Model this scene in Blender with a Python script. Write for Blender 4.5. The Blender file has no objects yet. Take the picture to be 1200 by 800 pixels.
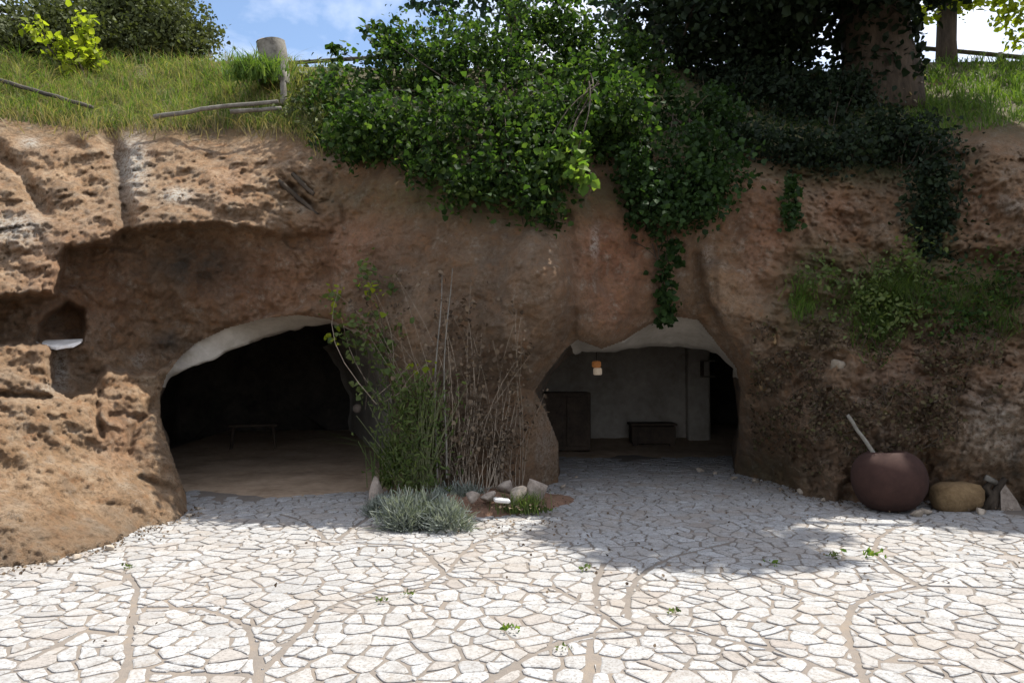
import bpy, math, random
import numpy as np
from mathutils import Vector

random.seed(7)
rng = np.random.default_rng(11)
R = math.radians
scene = bpy.context.scene
COL = scene.collection

# ------------------------------------------------------------------ camera
F, CX, CY, HOR, EYE = 873.0, 600.0, 400.0, 430.0, 1.6
TH = math.atan((HOR - CY) / F)
cam_d = bpy.data.cameras.new('camera')
cam = bpy.data.objects.new('camera', cam_d)
COL.objects.link(cam)
cam.location = (0, 0, EYE)
cam.rotation_euler = (R(90) + TH, 0, 0)
cam_d.sensor_width = 36
cam_d.lens = 36 * F / 1200
cam_d.clip_start = 0.05
cam_d.clip_end = 2000
scene.camera = cam

# ------------------------------------------------------------------ light
SUN_EL, SUN_AZ = 62.0, 52.0          # high, behind the cliff and to the right
world = bpy.data.worlds.new('World')
scene.world = world
world.use_nodes = True
wt = world.node_tree
wt.nodes.clear()
def wn(t, **k):
    n = wt.nodes.new(t)
    for a, b in k.items():
        setattr(n, a, b)
    return n
wo = wn('ShaderNodeOutputWorld'); wb = wn('ShaderNodeBackground')
sky = wn('ShaderNodeTexSky', sky_type='NISHITA', sun_disc=False, sun_elevation=R(SUN_EL), sun_rotation=R(SUN_AZ))
sky.air_density = 1.0; sky.dust_density = 0.6; sky.ozone_density = 1.5
tc = wn('ShaderNodeTexCoord'); mp = wn('ShaderNodeMapping')
mp.inputs['Scale'].default_value = (1.0, 1.0, 2.2)
mp.inputs['Location'].default_value = (0.35, 0.2, 0.1)
cn = wn('ShaderNodeTexNoise'); cn.inputs['Scale'].default_value = 2.6; cn.inputs['Detail'].default_value = 9
cn.inputs['Roughness'].default_value = 0.55; cn.inputs['Distortion'].default_value = 0.4
cr = wn('ShaderNodeValToRGB'); cr.color_ramp.elements[0].position = 0.36; cr.color_ramp.elements[1].position = 0.58
cm = wn('ShaderNodeMix', data_type='RGBA')
cm.inputs[7].default_value = (7.4, 7.6, 8.4, 1)
wt.links.new(tc.outputs['Generated'], mp.inputs['Vector'])
wt.links.new(mp.outputs[0], cn.inputs['Vector'])
wt.links.new(cn.outputs[0], cr.inputs[0])
wt.links.new(cr.outputs[0], cm.inputs[0])
wt.links.new(sky.outputs[0], cm.inputs[6])
wt.links.new(cm.outputs[2], wb.inputs['Color'])
wb.inputs['Strength'].default_value = 0.10
wt.links.new(wb.outputs[0], wo.inputs['Surface'])

sun_dir = Vector((math.sin(R(SUN_AZ)) * math.cos(R(SUN_EL)), math.cos(R(SUN_AZ)) * math.cos(R(SUN_EL)), math.sin(R(SUN_EL))))
sd = bpy.data.lights.new('sun', 'SUN')
sd.energy = 4.7; sd.angle = R(0.55); sd.color = (1.0, 0.96, 0.89)
so = bpy.data.objects.new('sun', sd); COL.objects.link(so)
so.rotation_euler = sun_dir.to_track_quat('Z', 'Y').to_euler()
so.location = (0, 0, 30)

scene.view_settings.view_transform = 'Standard'
scene.view_settings.look = 'None'
scene.view_settings.gamma = 1
scene.view_settings.exposure = 1.0
scene.render.engine = 'CYCLES'
scene.cycles.max_bounces = 10
scene.cycles.diffuse_bounces = 8
scene.cycles.transparent_max_bounces = 8

# ------------------------------------------------------------------ maths helpers
def at(px, py, Y):
    """world point on the sight line of a photo position at distance Y"""
    px, py, Y = np.broadcast_arrays(np.asarray(px, float), np.asarray(py, float), np.asarray(Y, float))
    xc = (px - CX) / F; yc = (CY - py) / F
    dy = math.cos(TH) - math.sin(TH) * yc
    dz = math.sin(TH) + math.cos(TH) * yc
    s = Y / dy
    return np.stack([xc * s, Y, EYE + dz * s], -1)

def gnd(px, py, z=0.0):
    xc = (px - CX) / F; yc = (CY - py) / F
    dy = math.cos(TH) - math.sin(TH) * yc
    dz = math.sin(TH) + math.cos(TH) * yc
    s = (z - EYE) / dz
    return Vector((xc * s, dy * s, z))

_perm = np.random.default_rng(3).permutation(256)
_perm = np.concatenate([_perm, _perm, _perm])
_grad = np.random.default_rng(4).normal(size=(256, 3)); _grad /= np.linalg.norm(_grad, axis=1)[:, None]
def noise(P):
    P = np.asarray(P, float)
    i = np.floor(P).astype(int); f = P - i; u = f * f * f * (f * (f * 6 - 15) + 10)
    i &= 255
    out = 0
    for dx in (0, 1):
        for dy in (0, 1):
            for dz in (0, 1):
                h = _perm[_perm[_perm[(i[..., 0] + dx) & 255] + ((i[..., 1] + dy) & 255)] + ((i[..., 2] + dz) & 255)]
                g = _grad[h]
                d = (g * (f - np.array([dx, dy, dz]))).sum(-1)
                w = (u[..., 0] if dx else 1 - u[..., 0]) * (u[..., 1] if dy else 1 - u[..., 1]) * (u[..., 2] if dz else 1 - u[..., 2])
                out = out + d * w
    return out * 1.6
def fbm(P, o=4, g=0.5):
    a, s, t = 1.0, 1.0, 0
    for k in range(o):
        t = t + a * noise(P * s + 17.3 * k); a *= g; s *= 2.03
    return t

def worley(P):
    """per-point value of the nearest random cell: broken, faceted blocks"""
    i = np.floor(P).astype(int); best = np.full(P.shape[:-1], 1e9); val = np.zeros(P.shape[:-1]); sec = np.full(P.shape[:-1], 1e9)
    for dx in (-1, 0, 1):
        for dy in (-1, 0, 1):
            for dz in (-1, 0, 1):
                c = i + np.array([dx, dy, dz]); h = _perm[_perm[_perm[c[..., 0] & 255] + (c[..., 1] & 255)] + (c[..., 2] & 255)]
                f = c + .5 + _grad[h] * .45; d = ((f - P) ** 2).sum(-1)
                m = d < best; sec = np.where(m, best, np.minimum(sec, d)); best = np.where(m, d, best); val = np.where(m, h / 255.0, val)
    return val - .5, np.sqrt(best), np.sqrt(sec) - np.sqrt(best)
def inside(poly, x, y):
    poly = np.asarray(poly, float); r = np.zeros(np.shape(x), bool)
    j = len(poly) - 1
    for i in range(len(poly)):
        xi, yi = poly[i]; xj, yj = poly[j]
        c = ((yi > y) != (yj > y)) & (x < (xj - xi) * (y - yi) / ((yj - yi) if yj != yi else 1e-9) + xi)
        r ^= c; j = i
    return r
def edge_near(poly, x, y, closed=True):
    """distance to, and nearest point on, a polygon's edge"""
    poly = np.asarray(poly, float); best = np.full(np.shape(x), 1e9); bx = np.zeros(np.shape(x)); by = np.zeros(np.shape(x))
    n = len(poly)
    for i in range(n if closed else n - 1):
        a = poly[i]; b = poly[(i + 1) % n]; d = b - a
        t = np.clip(((x - a[0]) * d[0] + (y - a[1]) * d[1]) / max(d @ d, 1e-9), 0, 1)
        qx = a[0] + t * d[0]; qy = a[1] + t * d[1]
        dd = np.hypot(x - qx, y - qy); m = dd < best
        best = np.where(m, dd, best); bx = np.where(m, qx, bx); by = np.where(m, qy, by)
    return best, bx, by
def sstep(a, b, x):
    t = np.clip((x - a) / (b - a), 0, 1); return t * t * (3 - 2 * t)
def pl(pts, x):
    pts = np.asarray(pts, float); return np.interp(x, pts[:, 0], pts[:, 1])

# ------------------------------------------------------------------ object helpers
def mesh_obj(name, V, Fc, mat, parent=None, smooth=True, mats=None, midx=None):
    me = bpy.data.meshes.new(name)
    V = np.asarray(V, np.float32).reshape(-1, 3)
    if isinstance(Fc, np.ndarray):
        nf, k = Fc.shape
        me.vertices.add(len(V)); me.vertices.foreach_set('co', V.ravel())
        me.loops.add(nf * k); me.loops.foreach_set('vertex_index', Fc.astype(np.int32).ravel())
        me.polygons.add(nf)
        me.polygons.foreach_set('loop_start', np.arange(0, nf * k, k, dtype=np.int32))
        me.polygons.foreach_set('loop_total', np.full(nf, k, np.int32))
        me.update(calc_edges=True)
    else:
        me.from_pydata([tuple(map(float, v)) for v in V], [], [tuple(map(int, f)) for f in Fc])
    for m in (mats or [mat]):
        me.materials.append(m)
    if midx is not None:
        me.polygons.foreach_set('material_index', np.asarray(midx, np.int32))
    me.polygons.foreach_set('use_smooth', np.full(len(me.polygons), smooth))
    me.validate()
    o = bpy.data.objects.new(name, me); COL.objects.link(o)
    if parent is not None:
        o.parent = parent
        o.matrix_parent_inverse.identity()
        # vertices are given in world space: move them into the parent's space
        off = Vector(parent.location)
        if parent.parent is not None:
            off = off + Vector(parent.parent.location)
        if off.length > 0:
            co = np.empty(len(me.vertices) * 3, np.float32); me.vertices.foreach_get('co', co)
            co = co.reshape(-1, 3) - np.array(off, np.float32)
            me.vertices.foreach_set('co', co.ravel()); me.update()
    return o
def tag(o, label, cat, group=None, kind=None):
    if label: o['label'] = label
    if cat: o['category'] = cat
    if group: o['group'] = group
    if kind: o['kind'] = kind
    return o
def thing(name, loc, label, cat, group=None):
    o = bpy.data.objects.new(name, None); COL.objects.link(o)
    o.location = Vector([float(c) for c in loc]); o.empty_display_size = 0.1
    return tag(o, label, cat, group)

class MB:
    def __init__(s): s.v = []; s.f = []
    def add(s, V, Fc):
        b = len(s.v); s.v += [tuple(map(float, v)) for v in V]; s.f += [tuple(int(i) + b for i in f) for f in Fc]; return s
    def tube(s, pts, r, n=7, caps=True, rough=0.0):
        pts = [Vector([float(c) for c in p]) for p in pts]
        rs = list(r) if hasattr(r, '__len__') else [r] * len(pts)
        V = []; up = None
        for i, p in enumerate(pts):
            t = (pts[min(i + 1, len(pts) - 1)] - pts[max(i - 1, 0)]).normalized()
            if up is None:
                up = t.orthogonal().normalized()
            up = (up - t * up.dot(t)).normalized(); si = t.cross(up)
            for k in range(n):
                a = 2 * math.pi * k / n
                q = rs[i] * (1 + rough * random.uniform(-1, 1))
                V.append(p + (up * math.cos(a) + si * math.sin(a)) * q)
        Fc = [(i * n + k, i * n + (k + 1) % n, (i + 1) * n + (k + 1) % n, (i + 1) * n + k) for i in range(len(pts) - 1) for k in range(n)]
        if caps:
            Fc.append(tuple(range(n))[::-1]); Fc.append(tuple((len(pts) - 1) * n + k for k in range(n)))
        return s.add(V, Fc)
    def box(s, c, d, rz=0.0, ry=0.0, bev=0.0):
        c = Vector([float(a) for a in c]); hx, hy, hz = d[0] / 2, d[1] / 2, d[2] / 2
        b = min(bev, hx * .9, hy * .9, hz * .9)
        V = []
        if b <= 0:
            for z in (-hz, hz):
                for x, y in ((-hx, -hy), (hx, -hy), (hx, hy), (-hx, hy)): V.append((x, y, z))
            Fc = [(3, 2, 1, 0), (4, 5, 6, 7)] + [(k, (k + 1) % 4, 4 + (k + 1) % 4, 4 + k) for k in range(4)]
        else:
            rings = [(-hz, b), (-hz + b, 0), (hz - b, 0), (hz, b)]
            for z, i in rings:
                for x, y in ((-hx + i + b, -hy + i), (hx - i - b, -hy + i), (hx - i, -hy + i + b), (hx - i, hy - i - b), (hx - i - b, hy - i), (-hx + i + b, hy - i), (-hx + i, hy - i - b), (-hx + i, -hy + i + b)):
                    V.append((x, y, z))
            Fc = [tuple(range(8))[::-1], tuple(24 + k for k in range(8))] + [(r * 8 + k, r * 8 + (k + 1) % 8, r * 8 + 8 + (k + 1) % 8, r * 8 + 8 + k) for r in range(3) for k in range(8)]
        ca, sa = math.cos(rz), math.sin(rz); cb, sb = math.cos(ry), math.sin(ry)
        W = []
        for x, y, z in V:
            x, z = x * cb + z * sb, -x * sb + z * cb
            W.append((c.x + x * ca - y * sa, c.y + x * sa + y * ca, c.z + z))
        return s.add(W, Fc)
    def build(s, name, mat, parent=None, smooth=False):
        return mesh_obj(name, s.v, s.f, mat, parent, smooth)

# ------------------------------------------------------------------ material helpers
def new_mat(name):
    m = bpy.data.materials.new(name); m.use_nodes = True
    nt = m.node_tree; nt.nodes.clear()
    return m, nt
class N:
    def __init__(s, nt): s.nt = nt
    def n(s, t, ins=None, **k):
        x = s.nt.nodes.new(t)
        for a, b in k.items(): setattr(x, a, b)
        for a, b in (ins or {}).items():
            if isinstance(b, bpy.types.NodeSocket): s.nt.links.new(b, x.inputs[a])
            else: x.inputs[a].default_value = b
        return x
    def noise(s, vec, scale, detail=6, rough=0.6, dist=0.0):
        return s.n('ShaderNodeTexNoise', {'Vector': vec, 'Scale': scale, 'Detail': detail, 'Roughness': rough, 'Distortion': dist}).outputs[0]
    def ramp(s, fac, stops):
        r = s.n('ShaderNodeValToRGB', {0: fac}); e = r.color_ramp.elements
        while len(e) < len(stops): e.new(0.5)
        for i, (p, c) in enumerate(stops):
            e[i].position = p; e[i].color = (*c, 1) if len(c) == 3 else c
        return r.outputs[0]
    def mix(s, fac, a, b, mode='MIX'):
        x = s.n('ShaderNodeMix', data_type='RGBA', blend_type=mode)
        for sock, v in ((x.inputs[0], fac), (x.inputs[6], a), (x.inputs[7], b)):
            if isinstance(v, bpy.types.NodeSocket): s.nt.links.new(v, sock)
            else: sock.default_value = v if not isinstance(v, tuple) or len(v) == 4 else (*v, 1)
        return x.outputs[2]
    def math(s, op, a, b=0.0, clamp=False):
        return s.n('ShaderNodeMath', {0: a, 1: b}, operation=op, use_clamp=clamp).outputs[0]
    def out(s, sh, disp=None):
        o = s.n('ShaderNodeOutputMaterial', {'Surface': sh}); return o
def bsdf(g, col, rough=0.9, bump=None, strength=0.5, dist=0.02, metallic=0.0, spec=0.3):
    ins = {'Base Color': col if isinstance(col, bpy.types.NodeSocket) else (*col, 1), 'Roughness': rough, 'Metallic': metallic, 'Specular IOR Level': spec}
    b = g.n('ShaderNodeBsdfPrincipled', ins)
    if bump is not None:
        bp = g.n('ShaderNodeBump', {'Strength': strength, 'Distance': dist, 'Height': bump})
        g.nt.links.new(bp.outputs[0], b.inputs['Normal'])
    return b.outputs[0]
def simple_mat(name, c1, c2, scale=6.0, rough=0.85, bump=0.4, dist=0.01, metallic=0.0, stretch=None, c3=None):
    m, nt = new_mat(name); g = N(nt)
    co = g.n('ShaderNodeTexCoord').outputs['Object']
    if stretch:
        co = g.n('ShaderNodeMapping', {'Vector': co, 'Scale': stretch}).outputs[0]
    a = g.noise(co, scale, 8, 0.65); b = g.noise(co, scale * 6, 6, 0.6)
    f = g.math('ADD', g.math('MULTIPLY', a, 0.65), g.math('MULTIPLY', b, 0.35))
    st = [(0.36, c1), (0.62, c2)] + ([(0.72, c3)] if c3 else [])
    col = g.ramp(f, st)
    g.out(bsdf(g, col, rough, f, bump, dist, metallic))
    return m
def leaf_mat(name, cols, trans=0.35, rough=0.5, tcol=None):
    m, nt = new_mat(name); g = N(nt)
    r = g.n('ShaderNodeNewGeometry').outputs['Random Per Island']
    k = len(cols)
    col = g.ramp(r, [(i / (k - 1), c) for i, c in enumerate(cols)])
    p = bsdf(g, col, max(rough, .68), spec=0.18)
    tm = g.mix(1.0, col, (*(tcol or (1.5, 1.6, 0.7)), 1), 'MULTIPLY')
    t = g.n('ShaderNodeBsdfTranslucent', {'Color': tm}).outputs[0]
    x = g.n('ShaderNodeMixShader', {0: trans, 1: p, 2: t}).outputs[0]
    g.out(x)
    return m

# --- rock of the cliff: tan tufa, red-brown faces, lichen, moss, seepage, grime, painted sun and shade (masks carried on the mesh)
def rock_mat():
    m, nt = new_mat('tufa_rock'); g = N(nt)
    co = g.n('ShaderNodeTexCoord').outputs['Object']
    st = g.n('ShaderNodeAttribute', attribute_name='stain_shade')
    sp = g.n('ShaderNodeSeparateColor', {0: st.outputs['Color']})
    red, pale, moss = sp.outputs[0], sp.outputs[1], sp.outputs[2]
    dark = st.outputs['Alpha']
    n1 = g.noise(co, 0.9, 9, 0.62, 0.3); n2 = g.noise(co, 4.5, 9, 0.66); n3 = g.noise(co, 22, 11, 0.78)
    n4 = g.noise(co, 80, 6, 0.75)
    ncr = g.noise(co, 1.7, 7, 0.65, 0.8); crack = g.ramp(g.math('ABSOLUTE', g.math('SUBTRACT', ncr, 0.5)), [(0.0, (1, 1, 1)), (0.012, (0, 0, 0))])
    mpz = g.n('ShaderNodeMapping', {'Vector': co, 'Scale': (1.0, 1.0, 0.22)}).outputs[0]
    ns = g.noise(mpz, 3.2, 8, 0.6, 0.5)
    base = g.ramp(n1, [(0.30, (0.145, 0.078, 0.040)), (0.48, (0.235, 0.138, 0.075)), (0.66, (0.295, 0.198, 0.125))])
    col = g.mix(g.ramp(n2, [(0.35, (0, 0, 0)), (0.7, (0.6, 0.6, 0.6))]), base, (0.28, 0.21, 0.145, 1))
    # paler rock: bare pale patches, and the sunlit left painted lighter
    tan = g.ramp(n2, [(0.3, (0.27, 0.165, 0.088)), (0.5, (0.37, 0.245, 0.145)), (0.68, (0.47, 0.35, 0.235))])
    pf = g.math('MULTIPLY', pale, g.ramp(n3, [(0.30, (0.35, 0.35, 0.35)), (0.52, (1, 1, 1))]))
    col = g.mix(pf, col, tan)
    rc = g.ramp(n2, [(0.35, (0.22, 0.095, 0.052)), (0.62, (0.36, 0.185, 0.11))])
    col = g.mix(g.math('MULTIPLY', red, g.ramp(n1, [(0.25, (0.5, 0.5, 0.5)), (0.55, (1, 1, 1))])), col, rc)
    n5 = g.noise(co, 2.4, 12, 0.76, 0.4); n6 = g.noise(g.n('ShaderNodeMapping', {'Vector': co, 'Location': (3.1, 7.7, 1.3)}).outputs[0], 5.5, 12, 0.78)
    col = g.mix(g.ramp(n5, [(0.50, (0, 0, 0)), (0.66, (0.5, 0.5, 0.5))]), col, (0.14, 0.110, 0.084, 1))
    col = g.mix(g.ramp(n6, [(0.53, (0, 0, 0)), (0.64, (0.65, 0.65, 0.65))]), col, (0.33, 0.165, 0.075, 1))
    col = g.mix(g.ramp(n6, [(0.36, (0.7, 0.7, 0.7)), (0.46, (0, 0, 0))]), col, (0.36, 0.30, 0.23, 1))
    # vertical seepage streaks
    col = g.mix(g.ramp(ns, [(0.54, (0, 0, 0)), (0.72, (0.55, 0.55, 0.55))]), col, (0.12, 0.085, 0.06, 1))
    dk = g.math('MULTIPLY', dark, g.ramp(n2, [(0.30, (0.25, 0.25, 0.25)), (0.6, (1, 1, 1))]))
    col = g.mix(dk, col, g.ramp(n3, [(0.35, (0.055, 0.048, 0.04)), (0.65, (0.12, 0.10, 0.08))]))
    mm = g.math('MULTIPLY', moss, g.ramp(n2, [(0.3, (0.3, 0.3, 0.3)), (0.5, (1, 1, 1))]))
    col = g.mix(mm, col, g.ramp(n3, [(0.35, (0.025, 0.035, 0.012)), (0.65, (0.07, 0.085, 0.03))]))
    lf = g.n('ShaderNodeAttribute', attribute_name='lichen').outputs['Fac']
    col = g.mix(g.math('MULTIPLY', lf, g.ramp(n3, [(0.40, (0, 0, 0)), (0.56, (0.9, 0.9, 0.9))])), col, (0.52, 0.50, 0.44, 1))
    # grain: dark pores, pale crystals
    col = g.mix(g.ramp(n3, [(0.36, (0.8, 0.8, 0.8)), (0.50, (0, 0, 0))]), col, (0.14, 0.092, 0.056, 1))
    col = g.mix(g.ramp(n4, [(0.62, (0, 0, 0)), (0.75, (0.5, 0.5, 0.5))]), col, (0.55, 0.47, 0.36, 1))
    col = g.mix(g.math('MULTIPLY', crack, 0.16), col, (0.06, 0.04, 0.027, 1))
    h = g.math('SUBTRACT', g.math('ADD', g.math('MULTIPLY', n2, 0.9), g.math('ADD', g.math('MULTIPLY', n3, 1.15), g.math('MULTIPLY', n4, 0.45))), g.math('MULTIPLY', crack, 0.06))
    g.out(bsdf(g, col, 0.95, h, 1.0, 0.055, spec=0.12))
    return m
M = {}
M['rock'] = rock_mat()
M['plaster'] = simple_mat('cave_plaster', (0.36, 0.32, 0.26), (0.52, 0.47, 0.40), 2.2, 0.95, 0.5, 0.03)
M['cavedark'] = simple_mat('shaded_cave_rock', (0.035, 0.03, 0.026), (0.10, 0.085, 0.07), 1.6, 0.95, 0.8, 0.06)  # cave depth out of the light, painted near black
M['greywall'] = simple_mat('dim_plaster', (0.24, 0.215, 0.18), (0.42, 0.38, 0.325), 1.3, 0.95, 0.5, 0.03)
M['earth'] = simple_mat('trodden_earth', (0.22, 0.155, 0.10), (0.40, 0.30, 0.21), 1.5, 1.0, 0.6, 0.02)
M['hill'] = simple_mat('hill_soil', (0.05, 0.05, 0.02), (0.12, 0.10, 0.05), 2.5, 1.0, 0.8, 0.05)
M['bed'] = simple_mat('red_soil', (0.10, 0.055, 0.035), (0.22, 0.13, 0.085), 5, 1.0, 0.9, 0.03)
M['bark'] = simple_mat('bark', (0.026, 0.020, 0.014), (0.085, 0.064, 0.045), 4, 0.95, 1.0, 0.04, stretch=(1, 1, 0.25))
M['wood'] = simple_mat('weathered_wood', (0.075, 0.066, 0.052), (0.21, 0.195, 0.165), 5, 0.9, 0.8, 0.01)
M['darkwood'] = simple_mat('dark_wood', (0.03, 0.022, 0.016), (0.085, 0.06, 0.042), 4, 0.8, 0.6, 0.01)
M['rail'] = simple_mat('dark_rail', (0.03, 0.026, 0.022), (0.09, 0.075, 0.06), 6, 0.85, 0.5, 0.01)
M['copper'] = simple_mat('brown_patina', (0.030, 0.014, 0.0105), (0.050, 0.024, 0.018), 3.5, 0.92, 0.35, 0.008, metallic=0.0, c3=(0.095, 0.06, 0.045))
M['block'] = simple_mat('ochre_block', (0.12, 0.074, 0.034), (0.23, 0.155, 0.078), 5, 0.95, 1.0, 0.03)
M['palestone'] = simple_mat('pale_stone', (0.17, 0.135, 0.105), (0.38, 0.32, 0.265), 6, 0.9, 0.8, 0.02)
M['dullstone'] = simple_mat('dull_stone', (0.12, 0.095, 0.065), (0.24, 0.20, 0.15), 7, 0.95, 0.9, 0.03)
M['mossstone'] = simple_mat('grey_tan_stone', (0.20, 0.16, 0.12), (0.40, 0.34, 0.27), 7, 0.95, 0.9, 0.03)
M['lime'] = simple_mat('white_lime', (0.50, 0.47, 0.43), (0.78, 0.76, 0.72), 9, 0.9, 0.5, 0.01)
M['drystem'] = simple_mat('dry_stem', (0.14, 0.11, 0.08), (0.38, 0.31, 0.23), 14, 0.9, 0.3, 0.004)
M['greenstem'] = simple_mat('green_stem', (0.06, 0.07, 0.03), (0.16, 0.17, 0.08), 14, 0.8, 0.3, 0.004)
M['orange'] = None

# ------------------------------------------------------------------ the cliff's depth field
BASE = [(-420, 765), (-150, 705), (0, 665), (60, 655), (120, 640), (200, 613), (230, 597), (330, 590), (445, 582), (550, 586), (600, 582), (650, 566), (690, 558), (820, 552), (858, 553), (905, 566), (950, 580), (1000, 590), (1100, 590), (1200, 592), (1400, 630), (1640, 690)]
EDGE = [(-420, 128), (0, 136), (100, 150), (250, 148), (330, 150), (380, 178), (450, 185), (600, 185), (880, 180), (1000, 180), (1100, 158), (1200, 140), (1640, 100)]
SKY = [(-420, 60), (0, 74), (100, 78), (260, 72), (340, 78), (450, 80), (600, 80), (750, 78), (880, 80), (1000, 85), (1080, 73), (1200, 72), (1640, 50)]
CP = [(x, y, 1397.0 / (y - 430)) for x, y in BASE if not 240 < x < 440 and not 660 < x < 840]
CP += [(330, 600, 9.8), (750, 560, 10.9)]
CP += [(0, 500, 7.1), (0, 410, 7.9), (60, 470, 7.9), (60, 560, 7.1), (120, 445, 8.3), (120, 540, 7.6), (190, 445, 8.9), (200, 520, 8.5), (-150, 410, 7.0), (-150, 560, 6.2),
       (0, 340, 8.1), (60, 335, 8.3), (100, 280, 8.75), (200, 262, 9.0), (300, 268, 9.3), (370, 262, 9.7),
       (0, 138, 10.3), (100, 150, 10.5), (200, 150, 10.6), (330, 150, 10.8), (100, 215, 9.7), (200, 200, 9.9), (0, 240, 9.2), (300, 210, 10.0),
       (-150, 140, 10.0), (-150, 340, 7.4), (-400, 140, 8.5), (-400, 400, 6.0), (250, 340, 9.5), (300, 370, 9.7), (220, 400, 9.4),
       (390, 220, 10.0), (390, 330, 9.9), (450, 200, 9.9), (450, 300, 9.5), (450, 400, 9.3), (450, 500, 9.3), (550, 220, 9.5), (550, 300, 9.05), (550, 400, 8.85), (550, 500, 8.9),
       (640, 250, 9.3), (650, 330, 8.8), (640, 400, 9.0), (630, 460, 9.5), (650, 520, 10.0), (610, 520, 9.3),
       (700, 230, 9.6), (700, 330, 9.5), (700, 400, 9.7), (760, 300, 9.7), (780, 365, 10.0), (740, 240, 9.8), (840, 230, 10.0), (840, 330, 9.9), (850, 400, 10.1), (870, 460, 10.4), (870, 520, 10.8), (760, 200, 10.2),
       (450, 120, 10.6), (560, 120, 10.4), (650, 130, 10.5), (750, 140, 10.8), (850, 150, 10.9),
       (900, 230, 10.0), (900, 300, 9.8), (930, 360, 9.6), (900, 420, 9.6), (930, 500, 9.3), (1000, 450, 8.9), (1000, 540, 8.6), (1000, 380, 9.3), (1000, 320, 9.9), (1000, 270, 10.2), (1000, 200, 10.4),
       (1080, 350, 9.4), (1080, 290, 10.0), (1100, 240, 10.3), (1100, 430, 8.8), (1120, 520, 8.4), (1160, 350, 9.2), (1160, 260, 9.8), (1160, 180, 10.1), (1200, 450, 8.4), (1200, 300, 9.3), (1200, 200, 9.7),
       (1400, 300, 8.3), (1400, 500, 7.2), (1600, 300, 7.0), (1600, 550, 5.8),
       (0, 80, 12.5), (100, 80, 13.3), (200, 80, 13.8), (320, 80, 12.2), (400, 85, 12.3), (500, 80, 12.3), (650, 90, 12.2), (750, 80, 13), (850, 90, 13.5), (950, 95, 13.5), (1000, 110, 12.5), (1060, 100, 12.5), (1100, 75, 14.8), (1200, 70, 14.8), (1600, 50, 13), (-400, 60, 12), (1150, 120, 11.7)]
CP = np.array(CP)
def _rbf_setup():
    X = CP[:, :2]; n = len(X)
    K = np.hypot(X[:, None, 0] - X[None, :, 0], X[:, None, 1] - X[None, :, 1])
    A = np.zeros((n + 3, n + 3)); A[:n, :n] = K + np.eye(n) * -6.0
    Pm = np.c_[np.ones(n), X / 1000]; A[:n, n:] = Pm; A[n:, :n] = Pm.T
    return np.linalg.solve(A, np.r_[CP[:, 2], 0, 0, 0])
_W = _rbf_setup()
def rbf(x, y):
    x = np.asarray(x, float); y = np.asarray(y, float); sh = x.shape; x = x.ravel(); y = y.ravel()
    out = np.empty(len(x))
    for s in range(0, len(x), 20000):
        xs, ys = x[s:s + 20000], y[s:s + 20000]
        K = np.hypot(xs[:, None] - CP[None, :, 0], ys[:, None] - CP[None, :, 1])
        out[s:s + 20000] = K @ _W[:-3] + _W[-3] + _W[-2] * xs / 1000 + _W[-1] * ys / 1000
    return out.reshape(sh)

RECESS = [(-110, 380), (-60, 352), (0, 345), (60, 342), (70, 305), (74, 288), (130, 281), (141, 268), (200, 263), (262, 260), (330, 272), (392, 268), (392, 356), (300, 378), (225, 412), (186, 441), (150, 440), (126, 436), (112, 462), (78, 472), (57, 455), (52, 410), (-10, 404), (-60, 402)]
NICHE = [(40, 402), (44, 382), (58, 366), (80, 352), (100, 362), (102, 385), (96, 402)]
HOLE_L = [(225, 640), (218, 580), (205, 543), (190, 500), (187, 465), (195, 440), (210, 420), (230, 402), (265, 385), (310, 373), (350, 369), (385, 374), (420, 390), (450, 420), (462, 470), (458, 530), (448, 640)]
HOLE_R = [(652, 640), (655, 560), (655, 520), (640, 482), (627, 458), (640, 438), (662, 410), (676, 398), (705, 409), (730, 400), (760, 381), (790, 371), (818, 375), (840, 403), (862, 430), (867, 455), (866, 500), (859, 560), (856, 640)]
# furrows and ledges read off the photograph: (polyline, width px, depth m)
GROOVES = [([(128, 160), (140, 185), (140, 215), (150, 262)], 9, 0.30), ([(-10, 170), (25, 205), (52, 246)], 8, 0.28),
           ([(330, 207), (350, 228), (374, 250)], 5, 0.16), ([(345, 205), (365, 225)], 4, 0.10),
           ([(75, 165), (95, 170)], 6, 0.12), ([(232, 240), (300, 262)], 8, 0.12), ([(664, 250), (670, 300), (674, 350), (668, 398)], 8, 0.16), ([(648, 245), (640, 300)], 12, 0.10),
           ([(740, 235), (742, 300)], 5, 0.08), ([(815, 300), (822, 350), (850, 400)], 6, 0.12), ([(185, 470), (160, 500), (150, 530)], 5, 0.15),
           ([(118, 450), (112, 480), (120, 510)], 4, 0.14), ([(0, 462), (60, 466)], 4, 0.18), ([(165, 560), (205, 575)], 4, 0.12), ([(130, 485), (165, 490)], 4, 0.1)]
BULGE = [(655, 262), (670, 300), (675, 350), (669, 388), (642, 424), (622, 452), (585, 440), (570, 380), (590, 300), (620, 262)]
BOULDER = [(818, 312), (846, 302), (886, 326), (908, 372), (898, 425), (872, 470), (866, 440), (842, 404), (822, 374)]
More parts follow.
